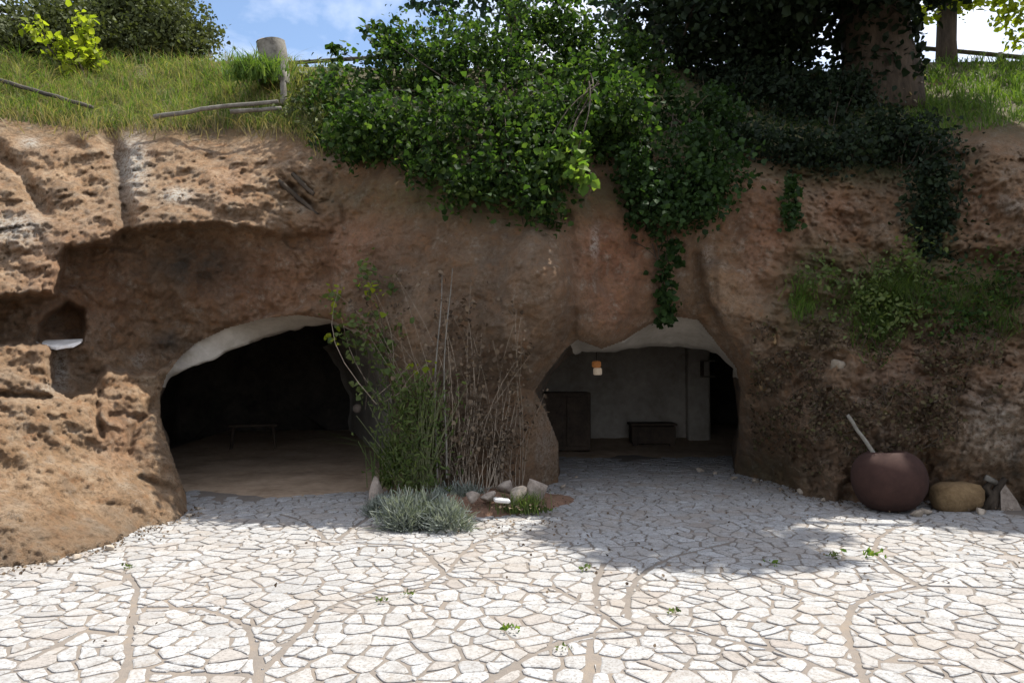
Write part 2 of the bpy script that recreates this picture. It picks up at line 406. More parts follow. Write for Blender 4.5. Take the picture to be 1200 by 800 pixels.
def depth(px, py, detail=True):
    px = np.asarray(px, float); py = np.asarray(py, float)
    d = rbf(px, py)
    wob = 4.0 * noise(np.stack([px / 14, py / 14, px * 0 + 3.1], -1)) + 2.0 * noise(np.stack([px / 5, py / 5, px * 0 + 8.1], -1))
    e, _, _ = edge_near(RECESS, px, py); s = np.where(inside(RECESS, px, py), e, -e) + wob
    amt = 0.80 * (1 - 0.75 * sstep(170, 360, px))
    d = d + amt * sstep(-2, 9, s)
    e, _, _ = edge_near(BULGE, px, py); s = np.where(inside(BULGE, px, py), e, -e) + wob
    d = d - 0.34 * sstep(-3, 34, s) ** .6
    e, _, _ = edge_near(BOULDER, px, py); s = np.where(inside(BOULDER, px, py), e, -e) + wob
    d = d - 0.34 * sstep(-3, 26, s) ** .6
    e, _, _ = edge_near(NICHE, px, py); s = np.where(inside(NICHE, px, py), e, -e) + 0.3 * wob
    d = d + 0.55 * sstep(-2, 7, s)
    for h in (HOLE_L, HOLE_R):
        e, _, _ = edge_near(h, px, py)
        d = d + 0.16 * np.exp(-e / 7.0)
    for line, w, a in GROOVES:
        e, _, _ = edge_near(line, px, py, closed=False)
        d = d + a * np.exp(-((e + 0.35 * wob) / w) ** 2)
    if detail:
        P = at(px, py, rbf(px, py))
        left = 1 - sstep(330, 460, px); right = sstep(840, 960, px)
        toe = left * sstep(455, 560, py)
        rough = (0.50 + 0.50 * left + 0.95 * right) * (1 - 0.45 * toe)
        near = np.clip((py - 150) / 40, 0.25, 1)
        d = d + near * (0.22 * fbm(P * 0.75, 3) * (0.6 + 0.4 * rough)
                        + 0.085 * rough * fbm(P * np.array([2.1, 2.1, 2.3]), 4, 0.55)
                        + 0.050 * rough * (0.4 - np.abs(fbm(P * 5.2 + 4, 3, 0.6)))
                        + 0.030 * rough * fbm(P * 13, 4, 0.7))
        if d.size > 5000:
            W = P + 0.16 * np.stack([noise(P * 2.5), noise(P * 2.5 + 9), noise(P * 2.5 + 19)], -1)
            v1, f1, g1 = worley(W * np.array([1.7, 1.7, 2.4])); v2, f2, g2 = worley(W * 5.5 + 3)
            brk = np.clip(0.55 + noise(P * .6 + 7), 0, 1)
            d = d + near * rough * (1 - .5 * toe) * (brk * (0.085 * v1 + 0.05 * np.exp(-g1 / .07)) + 0.036 * v2 + 0.03 * (f2 - .4))
        # strata on the left blocks
        q = P[..., 2] * 5.5 + 0.35 * P[..., 0] + 0.9 * noise(P * 1.7)
        d = d + left * (1 - toe) * 0.015 * np.abs((q % 1) - 0.5) * 2 * near
        # slumped toe at the foot
    return d

def blob_mask(px, py, blobs):
    m = np.zeros(np.shape(px))
    for x, y, rx, ry, a in blobs:
        m = np.maximum(m, a * np.exp(-(((px - x) / rx) ** 2 + ((py - y) / ry) ** 2) ** 1.4))
    return np.clip(m, 0, 1)
RED = [(720, 300, 55, 70, 1), (720, 350, 40, 40, .9), (410, 290, 60, 50, .6), (300, 330, 90, 50, .55), (440, 260, 60, 50, .35), (900, 270, 45, 70, .7), (880, 250, 40, 40, .6), (980, 250, 25, 50, .55), (140, 510, 30, 40, .45), (100, 340, 80, 70, .45), (1150, 260, 30, 70, .3), (1090, 420, 120, 60, .35), (1040, 560, 60, 60, .3), (270, 220, 30, 30, .25)]
PALE = [(60, 200, 180, 100, 1), (240, 200, 150, 70, .9), (20, 300, 80, 60, 1), (20, 430, 60, 30, 1), (90, 560, 200, 150, .95), (180, 470, 60, 50, 1), (155, 200, 22, 45, 1), (190, 425, 30, 25, .6), (1165, 520, 70, 70, .95), (990, 435, 30, 25, .7), (895, 430, 18, 40, .55), (640, 480, 25, 70, .35), (850, 340, 40, 50, .35), (1180, 230, 40, 60, .3), (-200, 300, 200, 300, .9), (700, 240, 40, 30, .3)]
MOSS = [(1090, 260, 32, 80, 1), (1050, 340, 70, 50, .9), (960, 320, 50, 40, .7), (925, 235, 14, 45, .7), (1000, 190, 130, 30, .9), (1150, 350, 60, 60, .7), (600, 230, 220, 30, .7), (960, 370, 60, 40, .6), (480, 520, 60, 90, .35), (900, 560, 40, 30, .4), (330, 150, 300, 14, .5), (1190, 130, 150, 30, .8)]
DARK = [(230, 310, 60, 28, 1), (195, 400, 18, 14, 1), (560, 390, 110, 130, .5), (520, 470, 90, 110, .6), (470, 330, 60, 50, .5), (590, 300, 70, 50, .5), (1040, 470, 130, 70, .4), (920, 420, 50, 60, .35), (960, 540, 90, 40, .35), (1060, 180, 90, 40, .6), (140, 215, 10, 50, .6), (870, 530, 30, 60, .6), (110, 628, 140, 26, .5), (0, 650, 80, 26, .4), (1190, 540, 10, 30, .8), (540, 270, 90, 30, .3)]  # grime and foot debris, plus shade painted into recesses and the furrow

LICHEN = [(71, 432, 9, 24, .75), (60, 455, 26, 6, .6), (157, 195, 17, 38, 1), (208, 229, 20, 9, 1), (18, 268, 34, 20, .9), (35, 167, 12, 6, .8), (165, 420, 10, 8, .4), (697, 285, 5, 18, .7), (1165, 500, 40, 50, .55), (1185, 240, 14, 10, .5), (830, 300, 10, 14, .3), (640, 520, 14, 40, .3)]
def make_cliff():
    cols = np.concatenate([np.arange(-420, -10, 7), np.arange(-10, 1212, 2.2), np.arange(1214, 1640, 7)])
    nr, nh = 235, 40
    b = pl(BASE, cols); e = pl(EDGE, cols); k = pl(SKY, cols)
    e = e + 5 * noise(np.stack([cols / 40, cols * 0, cols * 0 + .5], -1)) + 3 * noise(np.stack([cols / 13, cols * 0 + 4, cols * 0], -1))
    tr = np.linspace(0, 1, nr)
    PY = b[None, :] + (e - b)[None, :] * tr[:, None]
    PX = np.broadcast_to(cols, PY.shape).copy()
    # holes: keep faces outside, pull their inner corners to the outline
    ins_any = np.zeros(PX.shape, bool); SX = PX.copy(); SY = PY.copy(); fc_in = np.zeros((nr - 1, len(cols) - 1), bool)
    cxx = (PX[1:, 1:] + PX[:-1, :-1]) / 2; cyy = (PY[1:, 1:] + PY[:-1, :-1]) / 2
    for h in (HOLE_L, HOLE_R):
        i = inside(h, PX, PY); fi = inside(h, cxx, cyy); fc_in |= fi
        _, qx, qy = edge_near(h, PX, PY)
        SX = np.where(i, qx, SX); SY = np.where(i, qy, SY)
    D = depth(SX, SY)
    V = at(SX, SY, D)
    V[0, :, 2] = np.minimum(V[0, :, 2], -0.12)
    idx = np.arange(PX.size).reshape(PX.shape)
    q = np.stack([idx[:-1, :-1], idx[:-1, 1:], idx[1:, 1:], idx[1:, :-1]], -1)[~fc_in]
    used = np.unique(q); remap = -np.ones(PX.size, int); remap[used] = np.arange(len(used))
    o = mesh_obj('cliff', V.reshape(-1, 3)[used], remap[q], M['rock'])
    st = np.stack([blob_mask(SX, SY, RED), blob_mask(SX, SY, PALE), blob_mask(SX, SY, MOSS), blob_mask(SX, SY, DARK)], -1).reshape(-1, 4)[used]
    at_ = o.data.color_attributes.new('stain_shade', 'FLOAT_COLOR', 'POINT')
    at_.data.foreach_set('color', st.astype(np.float32).ravel())
    li = o.data.attributes.new('lichen', 'FLOAT', 'POINT'); li.data.foreach_set('value', blob_mask(SX, SY, LICHEN).ravel()[used].astype(np.float32))
    tag(o, None, None, kind='structure')
    # the grassy slope above
    th = np.linspace(0, 1, nh)
    HY = (e + 3)[None, :] + (k - e - 3)[None, :] * th[:, None]
    HX = np.broadcast_to(cols, HY.shape)
    HD = depth(HX, HY) + 0.02
    H = at(HX, HY, HD)
    back = []
    last = H[-1]
    for dy, dz in ((1.5, .12), (4, .2), (10, 0.2), (30, -1.5), (110, -7)):
        r = last.copy(); r[:, 1] += dy; r[:, 2] += dz; r[:, 0] *= (1 + dy / 14); back.append(r)
    H = np.concatenate([H, np.array(back)], 0)
    ix = np.arange(H.shape[0] * H.shape[1]).reshape(H.shape[:2])
    q = np.stack([ix[:-1, :-1], ix[:-1, 1:], ix[1:, 1:], ix[1:, :-1]], -1).reshape(-1, 4)
    h = mesh_obj('hill', H.reshape(-1, 3), q, M['hill']); tag(h, None, None, kind='structure')
    return o
cliff = make_cliff()

# ------------------------------------------------------------------ caves
def resample(path, per=6):
    path = np.asarray(path, float); out = []
    for a, b in zip(path[:-1], path[1:]):
        for t in np.arange(per) / per: out.append(a + (b - a) * t)
    out.append(path[-1]); return np.array(out)
def grow(path, r):
    path = np.asarray(path, float); c = path.mean(0); d = path - c
    return path + d / np.linalg.norm(d, axis=1)[:, None] * r
def cave(name, rings, mats_for, steps=7, cap=None):
    """rings: list of (photo path, distance or 'cliff'+offset); mats_for(ring, k) -> material slot"""
    P = []
    for path, d in rings:
        p = resample(path)
        D = depth(p[:, 0], p[:, 1]) + d[1] if isinstance(d, tuple) else np.full(len(p), d, float)
        P.append(at(p[:, 0], p[:, 1], D))
    rows = []; owner = []
    for i in range(len(P) - 1):
        for t in np.arange(steps) / steps:
            rows.append(P[i] + (P[i + 1] - P[i]) * t); owner.append(i)
    rows.append(P[-1]); G = np.array(rows)
    nz = np.stack([fbm(G * 1.3 + 5, 4), fbm(G * 1.3 + 25, 4), fbm(G * 1.3 + 45, 4)], -1) * 0.07
    nz[0] = 0; G = G + nz
    G[..., 2] = np.maximum(G[..., 2], -0.3)
    ix = np.arange(G.shape[0] * G.shape[1]).reshape(G.shape[:2]); q = []; mi = []
    K = G.shape[1]
    for r in range(G.shape[0] - 1):
        for k in range(K - 1):
            q.append((ix[r, k], ix[r, k + 1], ix[r + 1, k + 1], ix[r + 1, k])); mi.append(mats_for(owner[r], k / (K - 1)))
    V = G.reshape(-1, 3).tolist()
    c = G[-1].mean(0); V.append(c); ci = len(V) - 1
    for k in range(K):
        q.append((ix[-1, k], ix[-1, (k + 1) % K], ci)); mi.append(mats_for(99, 0))
    o = mesh_obj(name, V, q, None, cliff, True, [M['plaster'], M['cavedark'], M['greywall'], M['rock']], mi)
    return o
L1 = [(222, 640), (216, 580), (206, 545), (192, 500), (189, 468), (199, 443), (222, 429), (250, 417), (285, 405), (325, 391), (360, 380), (390, 377), (424, 394), (452, 424), (463, 470), (459, 530), (449, 640)]
L2 = [(150, 640), (140, 560), (130, 520), (130, 490), (140, 450), (160, 410), (200, 370), (250, 350), (300, 340), (350, 340), (385, 345), (415, 365), (440, 395), (458, 430), (466, 470), (462, 530), (455, 640)]
L3 = [(215, 560), (212, 520), (212, 490), (214, 460), (218, 440), (230, 420), (245, 405), (265, 395), (290, 385), (320, 382), (345, 385), (365, 393), (385, 412), (400, 435), (408, 465), (410, 500), (412, 560)]
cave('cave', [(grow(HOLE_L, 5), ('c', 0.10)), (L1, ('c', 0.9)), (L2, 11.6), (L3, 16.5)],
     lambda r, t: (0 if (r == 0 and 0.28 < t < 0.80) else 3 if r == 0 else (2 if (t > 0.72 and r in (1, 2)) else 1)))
R1 = [(654, 640), (656, 560), (656, 520), (642, 482), (633, 460), (645, 441), (668, 418), (684, 411), (706, 412), (735, 410), (765, 407), (795, 406), (822, 408), (841, 412), (859, 432), (864, 455), (863, 500), (857, 560), (854, 640)]
R2 = [(600, 640), (600, 560), (590, 500), (588, 470), (592, 450), (600, 430), (620, 405), (650, 385), (690, 375), (730, 370), (765, 368), (800, 368), (830, 370), (860, 380), (890, 410), (905, 450), (905, 500), (900, 560), (895, 640)]
R3 = [(625, 560), (625, 520), (625, 490), (625, 460), (625, 440), (630, 420), (645, 405), (670, 395), (700, 392), (730, 392), (765, 392), (800, 392), (830, 392), (860, 400), (885, 420), (890, 450), (890, 480), (890, 520), (890, 560)]
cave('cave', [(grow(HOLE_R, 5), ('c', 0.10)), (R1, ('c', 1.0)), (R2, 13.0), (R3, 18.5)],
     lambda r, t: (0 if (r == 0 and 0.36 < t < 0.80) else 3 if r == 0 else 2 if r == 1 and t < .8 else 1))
# partition wall with a pilaster at the back of the right cave
mb = MB(); a = at(600, 470, 15.6); b = at(814, 470, 15.6)
mb.box(((a[0] + b[0]) / 2, 15.75, 1.2), (b[0] - a[0], 0.3, 2.8))
mb.build('partition_wall', M['greywall'], cliff)
mb = MB(); a = at(806, 470, 15.4); b = at(832, 470, 15.4)
mb.box(((a[0] + b[0]) / 2, 15.6, 1.2), (b[0] - a[0], 0.5, 2.8), bev=0.04)
mb.build('pilaster', M['greywall'], cliff)
# niche slab with its lime crust
mb = MB()
pa = [at(x, y, depth(np.array(70.), np.array(430.)) + o) for x, y, o in ((44, 403, -.14), (49, 406, -.19), (56, 408, -.21), (66, 410, -.24), (76, 408, -.22), (86, 407, -.22), (95, 402, -.16), (97, 400, .25), (40, 400, .25))]
top = [p + np.array([0, 0, 0.022 + .012 * math.sin(k * 2.1)]) for k, p in enumerate(pa)]
n = len(pa); mb.add(pa + top, [tuple(range(n))[::-1], tuple(range(n, 2 * n))] + [(i, (i + 1) % n, n + (i + 1) % n, n + i) for i in range(n)])
mb.build('niche_slab', M['lime'], cliff)

# ------------------------------------------------------------------ ground
def ground():
    m, nt = new_mat('mortar'); g = N(nt)
    co = g.n('ShaderNodeTexCoord').outputs['Object']
    a = g.noise(co, 0.7, 6, 0.6); b = g.noise(co, 9, 8, 0.7); c = g.noise(co, 60, 4, 0.7)
    col = g.ramp(g.math('ADD', g.math('MULTIPLY', a, 0.5), g.math('MULTIPLY', b, 0.5)), [(0.35, (0.13, 0.115, 0.10)), (0.52, (0.175, 0.15, 0.127)), (0.68, (0.22, 0.175, 0.13))])
    g.out(bsdf(g, col, 0.95, g.math('ADD', b, g.math('MULTIPLY', c, 0.5)), 0.8, 0.015))
    M['mortar'] = m
    V = [(-200, -200, 0), (200, -200, 0), (200, 300, 0), (-200, 300, 0)]
    o = mesh_obj('ground', V, [(0, 1, 2, 3)], m, smooth=False); tag(o, None, None, kind='structure')
    for nm, x0, x1 in (('cave_floor', -6.2, -1.0), ('cave_floor', 0.1, 5.4)):
        xs = np.linspace(x0, x1, 70); ys = np.linspace(8.2, 19.5, 110)
        X, Y = np.meshgrid(xs, ys)
        st = 9.35 if x0 < -2 else 13.2
        Z = -0.03 + 0.055 * sstep(st - .45, st + 0.5, Y + 0.5 * noise(np.stack([X * 1.2, Y * 1.2, X * 0], -1))) + 0.20 * sstep(st + .5, 17.5, Y) + 0.02 * fbm(np.stack([X * 2, Y * 2, X * 0 + 2], -1), 3)
        ix = np.arange(X.size).reshape(X.shape)
        q = np.stack([ix[:-1, :-1], ix[:-1, 1:], ix[1:, 1:], ix[1:, :-1]], -1).reshape(-1, 4)
        o = mesh_obj(nm, np.stack([X, Y, Z], -1).reshape(-1, 3), q, M['earth']); tag(o, None, None, kind='structure')
ground()

ARCS = [[(125, 669), (150, 674), (161, 690), (156, 715), (151, 745), (150, 775), (140, 800), (130, 830)],
        [(160, 713), (235, 713), (265, 722), (290, 735), (298, 760), (302, 792)],
        [(220, 790), (302, 792)], [(302, 792), (330, 765), (375, 718), (400, 705), (440, 690), (480, 682), (530, 677), (600, 682), (650, 690), (690, 710), (720, 730), (735, 738)],
        [(340, 606), (358, 612), (372, 622), (381, 633), (395, 633), (412, 620), (430, 608)],
        [(440, 638), (470, 639), (490, 643), (505, 655), (521, 673)], [(521, 673), (540, 650), (560, 636), (590, 625)],
        [(521, 673), (490, 690), (440, 700)],
        [(735, 738), (735, 700), (745, 680), (765, 664), (790, 652), (840, 640)], [(700, 712), (697, 684), (705, 668)],
        [(735, 738), (800, 740), (840, 748), (900, 760), (960, 780)], [(570, 800), (590, 788), (620, 770), (660, 752), (695, 744), (735, 738)],
        [(1010, 790), (998, 760), (990, 735), (1000, 710), (1030, 696), (1080, 688), (1200, 690)],
        [(1075, 614), (1045, 620), (1028, 632), (1024, 648), (1040, 665), (1080, 688)], [(905, 682), (950, 696), (1000, 708)],
        [(1010, 790), (1040, 775), (1100, 780)], [(60, 760), (100, 740), (151, 745)], [(1150, 640), (1200, 655)], [(690, 800), (693, 770), (690, 745)]]
def paving():
    segs = []
    for a in ARCS:
        g_ = [gnd(x, y) for x, y in a]
        for p, q in zip(g_[:-1], g_[1:]): segs.append((p.x, p.y, q.x, q.y))
    S = np.array(segs)
    cs = 0.170
    xs = np.arange(-8.5, 9.5, cs); ys = np.arange(1.0, 14.4, cs)
    pts = []
    for j, y in enumerate(ys):
        for x in xs:
            pts.append((x + (0.5 * cs if j % 2 else 0) + rng.uniform(-.46, .46) * cs, y + rng.uniform(-.46, .46) * cs))
            if rng.random() < 0.24:
                pts.append((x + rng.uniform(-.5, .5) * cs, y + rng.uniform(-.5, .5) * cs))
    pts = np.array(pts)
    # stones hug the curved joints: seeds too near one are pushed off
    def dseg(p):
        a = S[:, :2]; d = S[:, 2:] - a
        t = np.clip(((p - a) * d).sum(1) / np.maximum((d * d).sum(1), 1e-9), 0, 1); q = a + d * t[:, None]
        r = np.hypot(*(p - q).T); i = r.argmin(); return r[i], q[i], d[i] / max(np.hypot(*d[i]), 1e-9)
    V = []; Fc = []
    def clip(poly, nx, ny, c):
        out = []
        for i in range(len(poly)):
            a, b = poly[i], poly[(i + 1) % len(poly)]
            da, db = nx * a[0] + ny * a[1] - c, nx * b[0] + ny * b[1] - c
            if da <= 0: out.append(a)
            if (da < 0 < db) or (db < 0 < da):
                t = da / (da - db); out.append((a[0] + (b[0] - a[0]) * t, a[1] + (b[1] - a[1]) * t))
        return out
    def stone(poly):
        # inset: clip by each own edge moved inwards
        P = poly; j = rng.uniform(0.0055, 0.0125)
        n = len(poly); area = sum(poly[i][0] * poly[(i + 1) % n][1] - poly[(i + 1) % n][0] * poly[i][1] for i in range(n))
        if abs(area) / 2 < 0.002: return
        if area < 0: poly = poly[::-1]; P = poly
        for i in range(n):
            a, b = poly[i], poly[(i + 1) % n]
            L = math.hypot(b[0] - a[0], b[1] - a[1])
            if L < 1e-4: continue
            nx, ny = (b[1] - a[1]) / L, -(b[0] - a[0]) / L
            P = clip(P, nx, ny, nx * a[0] + ny * a[1] - j * rng.uniform(.6, 1.5))
            if len(P) < 3: return
        n = len(P)
        # knock the corners off, roughen the edges
        Q = []
        for i in range(n):
            a, b = np.array(P[i]), np.array(P[(i + 1) % n]); L = np.hypot(*(b - a))
            if L < 0.012: continue
            c0 = min(0.016 / L, .3) * rng.uniform(.4, 1.4)
            k = max(1, int(L / 0.07))
            nn = np.array([(b - a)[1], -(b - a)[0]]) / L
            for t in np.linspace(c0, 1 - c0, k + 1):
                Q.append(a + (b - a) * t + nn * rng.normal(0, 0.005))
        if len(Q) < 3: return
        Q = np.array(Q); c = Q.mean(0)
        z = 0.009 + rng.normal(0, 0.0018); tx, ty = rng.normal(0, 0.006, 2)
        base = len(V); n = len(Q)
        for q in Q: V.append((q[0], q[1], -0.004))
        for q in Q: V.append((q[0], q[1], z - .004 + (q - c) @ (tx, ty)))
        for q in Q:
            r = c + (q - c) * (1 - 0.009 / max(np.hypot(*(q - c)), .03)); V.append((r[0], r[1], z + (r - c) @ (tx, ty)))
        for i in range(n):
            k = (i + 1) % n
            Fc.append((base + i, base + k, base + n + k, base + n + i)); Fc.append((base + n + i, base + n + k, base + 2 * n + k, base + 2 * n + i))
        Fc.append(tuple(base + 2 * n + i for i in range(n)))
    for i, p in enumerate(pts):
        lim = 9.5 if p[0] < -0.9 else 13.3
        if p[1] > lim + 0.5 * math.sin(p[0] * 2.3) + rng.uniform(-.25, .25): continue
        if (p[1] > 7.5 and abs(p[0]) > 5.4) or abs(p[0]) > .76 * p[1] + 1.3 or p[1] < 2.4: continue
        d2 = ((pts - p) ** 2).sum(1); near = np.argsort(d2)[1:22]
        w = 0.6; poly = [(p[0] - w, p[1] - w), (p[0] + w, p[1] - w), (p[0] + w, p[1] + w), (p[0] - w, p[1] + w)]
        for k in near:
            q = pts[k]; nx, ny = q - p; m = (q + p) / 2
            poly = clip(poly, nx, ny, nx * m[0] + ny * m[1])
            if len(poly) < 3: break
        if len(poly) < 3: continue
        c = np.mean(poly, 0)
        r, q, t = dseg(np.array(c))
        nx, ny = -t[1], t[0]; c0 = nx * q[0] + ny * q[1]; gap = 0.013
        if r < 0.22:
            A = clip(poly, nx, ny, c0 - gap); B = clip(poly, -nx, -ny, -c0 - gap)
            for P in (A, B):
                if len(P) >= 3: stone(P)
        else: stone(poly)
    m, nt = new_mat('flagstone'); g = N(nt)
    co = g.n('ShaderNodeTexCoord').outputs['Object']
    rnd = g.n('ShaderNodeNewGeometry').outputs['Random Per Island']
    base = g.ramp(rnd, [(0.0, (0.27, 0.268, 0.262)), (0.25, (0.34, 0.342, 0.34)), (0.5, (0.30, 0.295, 0.285)), (0.72, (0.39, 0.395, 0.395)), (0.90, (0.31, 0.295, 0.275)), (1.0, (0.26, 0.23, 0.205))])
    a = g.noise(co, 1.1, 6, 0.6); b = g.noise(co, 11, 9, 0.75); c = g.noise(co, 55, 6, 0.75)
    col = g.mix(g.ramp(b, [(0.47, (0, 0, 0)), (0.66, (0.75, 0.75, 0.75))]), base, (0.215, 0.198, 0.18, 1))
    col = g.mix(g.ramp(c, [(0.49, (0, 0, 0)), (0.60, (0.85, 0.85, 0.85))]), col, (0.165, 0.15, 0.135, 1))
    d_ = g.noise(co, 2.6, 9, 0.7)
    col = g.mix(g.ramp(d_, [(0.56, (0, 0, 0)), (0.68, (0.5, 0.5, 0.5))]), col, (0.21, 0.165, 0.12, 1))
    col = g.mix(g.ramp(a, [(0.47, (0, 0, 0)), (0.66, (0.5, 0.5, 0.5))]), col, (0.26, 0.225, 0.19, 1))
    g.out(bsdf(g, col, 0.85, g.math('ADD', b, g.math('MULTIPLY', c, 0.5)), 0.6, 0.012))
    o = mesh_obj('paving', V, Fc, m, smooth=False); tag(o, None, None, kind='structure')
paving()

# ------------------------------------------------------------------ leaves and stems
def orient(n, up=0.6, seed_dir=None):
    a = rng.normal(size=(n, 3)); a[:, 2] -= 0.25
    if seed_dir is not None: a = a * 0.6 + np.asarray(seed_dir)
    a /= np.linalg.norm(a, axis=1)[:, None]
    nrm = rng.normal(size=(n, 3)) * (1 - up) + np.array([0, -0.25, 1]) * up
    b = np.cross(nrm, a); b /= np.maximum(np.linalg.norm(b, axis=1), 1e-6)[:, None]
    c = np.cross(a, b)
    return a, b, c
def leaves(name, P, size, mat, parent, aspect=0.42, fold=0.12, up=0.6, axis=None):
    P = np.asarray(P, float); n = len(P)
    s = (size * rng.uniform(0.4, 1.65, n))[:, None]
    a, b, c = orient(n, up, axis)
    w = aspect
    K = [(0, 0, 0), (0.28, w, fold), (0.66, w * 0.72, fold * .6), (1.0, 0, -0.10), (0.66, -w * 0.72, fold * .6), (0.28, -w, fold)]
    V = np.stack([P + s * (a * x + b * y + c * z) for x, y, z in K], 1).reshape(-1, 3)
    i = (np.arange(n) * 6)[:, None]
    Q = np.concatenate([i + np.array([[0, 1, 2, 3]]), i + np.array([[0, 3, 4, 5]])], 0)
    return mesh_obj(name, V, Q, mat, parent, smooth=True)
def blades(name, P, h, w, mat, parent=None, lean=0.5, dirs=None):
    P = np.asarray(P, float); n = len(P)
    h = (np.asarray(h) * rng.uniform(0.5, 1.25, n))[:, None]
    th = rng.uniform(0, 2 * math.pi, n); si = np.stack([np.cos(th), np.sin(th), th * 0], -1) * (w * rng.uniform(.6, 1.3, n))[:, None]
    ln = rng.normal(size=(n, 3)) * lean; ln[:, 2] = 0
    if dirs is not None: ln = ln + dirs
    up = np.array([0, 0, 1.0])
    m = P + h * (up * 0.6 + ln * 0.28); t = P + h * (up * (1 - 0.25 * np.minimum(1, np.linalg.norm(ln, axis=1)))[:, None] + ln * 0.85)
    V = np.stack([P - si, P + si, m + si * .7, m - si * .7, t], 1).reshape(-1, 3)
    i = np.arange(n) * 5
    me_q = [(k, k + 1, k + 2, k + 3) for k in i] + [(k + 3, k + 2, k + 4) for k in i]
    return mesh_obj(name, V, me_q, mat, parent, smooth=False)
def cloud(c, rad, ncl, per, cs, shell=0.45):
    c = np.asarray(c, float); rad = np.asarray(rad, float)
    d = rng.normal(size=(ncl, 3)); d /= np.linalg.norm(d, axis=1)[:, None]
    r = (shell ** 3 + (1 - shell ** 3) * rng.random(ncl)) ** (1 / 3)
    cc = c + d * r[:, None] * rad
    P = np.repeat(cc, per, 0) + rng.normal(size=(ncl * per, 3)) * cs
    return P
def blobs_on(blobs, dens=1.0, per=16, cs=0.10, rz=0.45, doff=-0.25):
    """foliage masses read off the photograph, hung on the cliff: (px, py, rx, ry[, distance])"""
    out = []
    for bl in blobs:
        x, y, rx, ry = bl[:4]
        D = bl[4] if len(bl) > 4 else float(depth(np.array(float(x)), np.array(float(max(y, pl(SKY, x)))), False)) + doff
        c = at(x, y, D); k = D / F
        ncl = max(2, int(dens * rx * ry / 75))
        out.append(cloud(c, (rx * k, rz, ry * k), ncl, per, cs))
    return np.concatenate(out)
def stems_to(P, root, n, r, mb, sag=0.05, seg=7):
    idx = rng.choice(len(P), n)
    for i in idx:
        a = np.asarray(root, float) + rng.normal(0, 0.12, 3) * (1, .5, .3); b = P[i]
        L = np.linalg.norm(b - a); pts = []
        ph = rng.normal(0, 0.08, 3) * L
        for t in np.linspace(0, 1, seg):
            pts.append(a + (b - a) * t + ph * math.sin(math.pi * t) + np.array([0, 0, sag * L * math.sin(math.pi * t)]))
        mb.tube(pts, np.linspace(r, r * .35, seg), 5, caps=False)

LM = {
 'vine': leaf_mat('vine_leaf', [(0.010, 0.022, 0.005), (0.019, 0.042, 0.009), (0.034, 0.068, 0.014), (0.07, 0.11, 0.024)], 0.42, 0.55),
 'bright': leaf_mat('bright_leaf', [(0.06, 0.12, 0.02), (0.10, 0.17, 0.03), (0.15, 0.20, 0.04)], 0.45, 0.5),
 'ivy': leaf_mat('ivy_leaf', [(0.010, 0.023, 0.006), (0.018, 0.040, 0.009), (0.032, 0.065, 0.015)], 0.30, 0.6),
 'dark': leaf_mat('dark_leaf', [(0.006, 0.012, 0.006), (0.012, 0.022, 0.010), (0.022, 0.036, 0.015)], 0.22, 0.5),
 'blue': leaf_mat('blue_leaf', [(0.010, 0.022, 0.018), (0.018, 0.040, 0.028), (0.03, 0.06, 0.03)], 0.3, 0.5),
 'olive': leaf_mat('olive_leaf', [(0.036, 0.045, 0.016), (0.065, 0.078, 0.028), (0.10, 0.115, 0.042)], 0.2, 0.7),
 'yellow': leaf_mat('yellow_leaf', [(0.13, 0.17, 0.012), (0.20, 0.24, 0.02), (0.26, 0.28, 0.03)], 0.5, 0.5),
 'grass': leaf_mat('grass_blade', [(0.06, 0.10, 0.018), (0.12, 0.17, 0.032), (0.22, 0.24, 0.06), (0.38, 0.33, 0.15)], 0.3, 0.7),
 'greengrass': leaf_mat('green_grass_blade', [(0.045, 0.09, 0.015), (0.08, 0.135, 0.025), (0.13, 0.18, 0.038)], 0.35, 0.6),
 'fern': leaf_mat('fern_blade', [(0.028, 0.05, 0.010), (0.05, 0.085, 0.018), (0.08, 0.11, 0.025)], 0.35, 0.6),
 'straw': leaf_mat('straw_blade', [(0.16, 0.125, 0.065), (0.26, 0.21, 0.12), (0.11, 0.10, 0.04)], 0.3, 0.7),
 'dry': leaf_mat('dry_leaf', [(0.05, 0.035, 0.023), (0.10, 0.072, 0.048), (0.20, 0.15, 0.10)], 0.2, 0.8, (1.3, 1.1, .8)),
 'litter': leaf_mat('dead_litter', [(0.035, 0.024, 0.016), (0.065, 0.045, 0.028), (0.10, 0.072, 0.045), (0.06, 0.06, 0.022)], 0.15, 0.9, (1.3, 1.1, .8)),
 'grey': leaf_mat('grey_leaf', [(0.09, 0.11, 0.09), (0.18, 0.20, 0.17), (0.30, 0.32, 0.29)], 0.15, 0.7),
 'broom': leaf_mat('broom_leaf', [(0.05, 0.075, 0.022), (0.085, 0.12, 0.036), (0.14, 0.17, 0.06)], 0.4, 0.6),
 'pink': leaf_mat('pale_bloom', [(0.20, 0.16, 0.12), (0.36, 0.26, 0.22), (0.10, 0.12, 0.04)], 0.3, 0.7),
}
def plant(name, label, cat, P, size, lm, group=None, aspect=.42, up=.6, stems=0, stem_r=.012, root=None, stem_mat='bark', part='foliage', axis=None):
    P = np.asarray(P); root = root if root is not None else (P[:, 0].mean(), P[:, 1].mean(), P[:, 2].min())
    t = thing(name, root, label, cat, group)
    leaves(part, P, size, LM[lm], t, aspect, up=up, axis=axis)
    if stems:
        mb = MB(); stems_to(P, root, stems, stem_r, mb); mb.build('stem', M[stem_mat], t, True)
    return t
def surf(px, py, off=0.0):
    return at(px, py, float(depth(np.array(float(px)), np.array(float(py)))) + off)

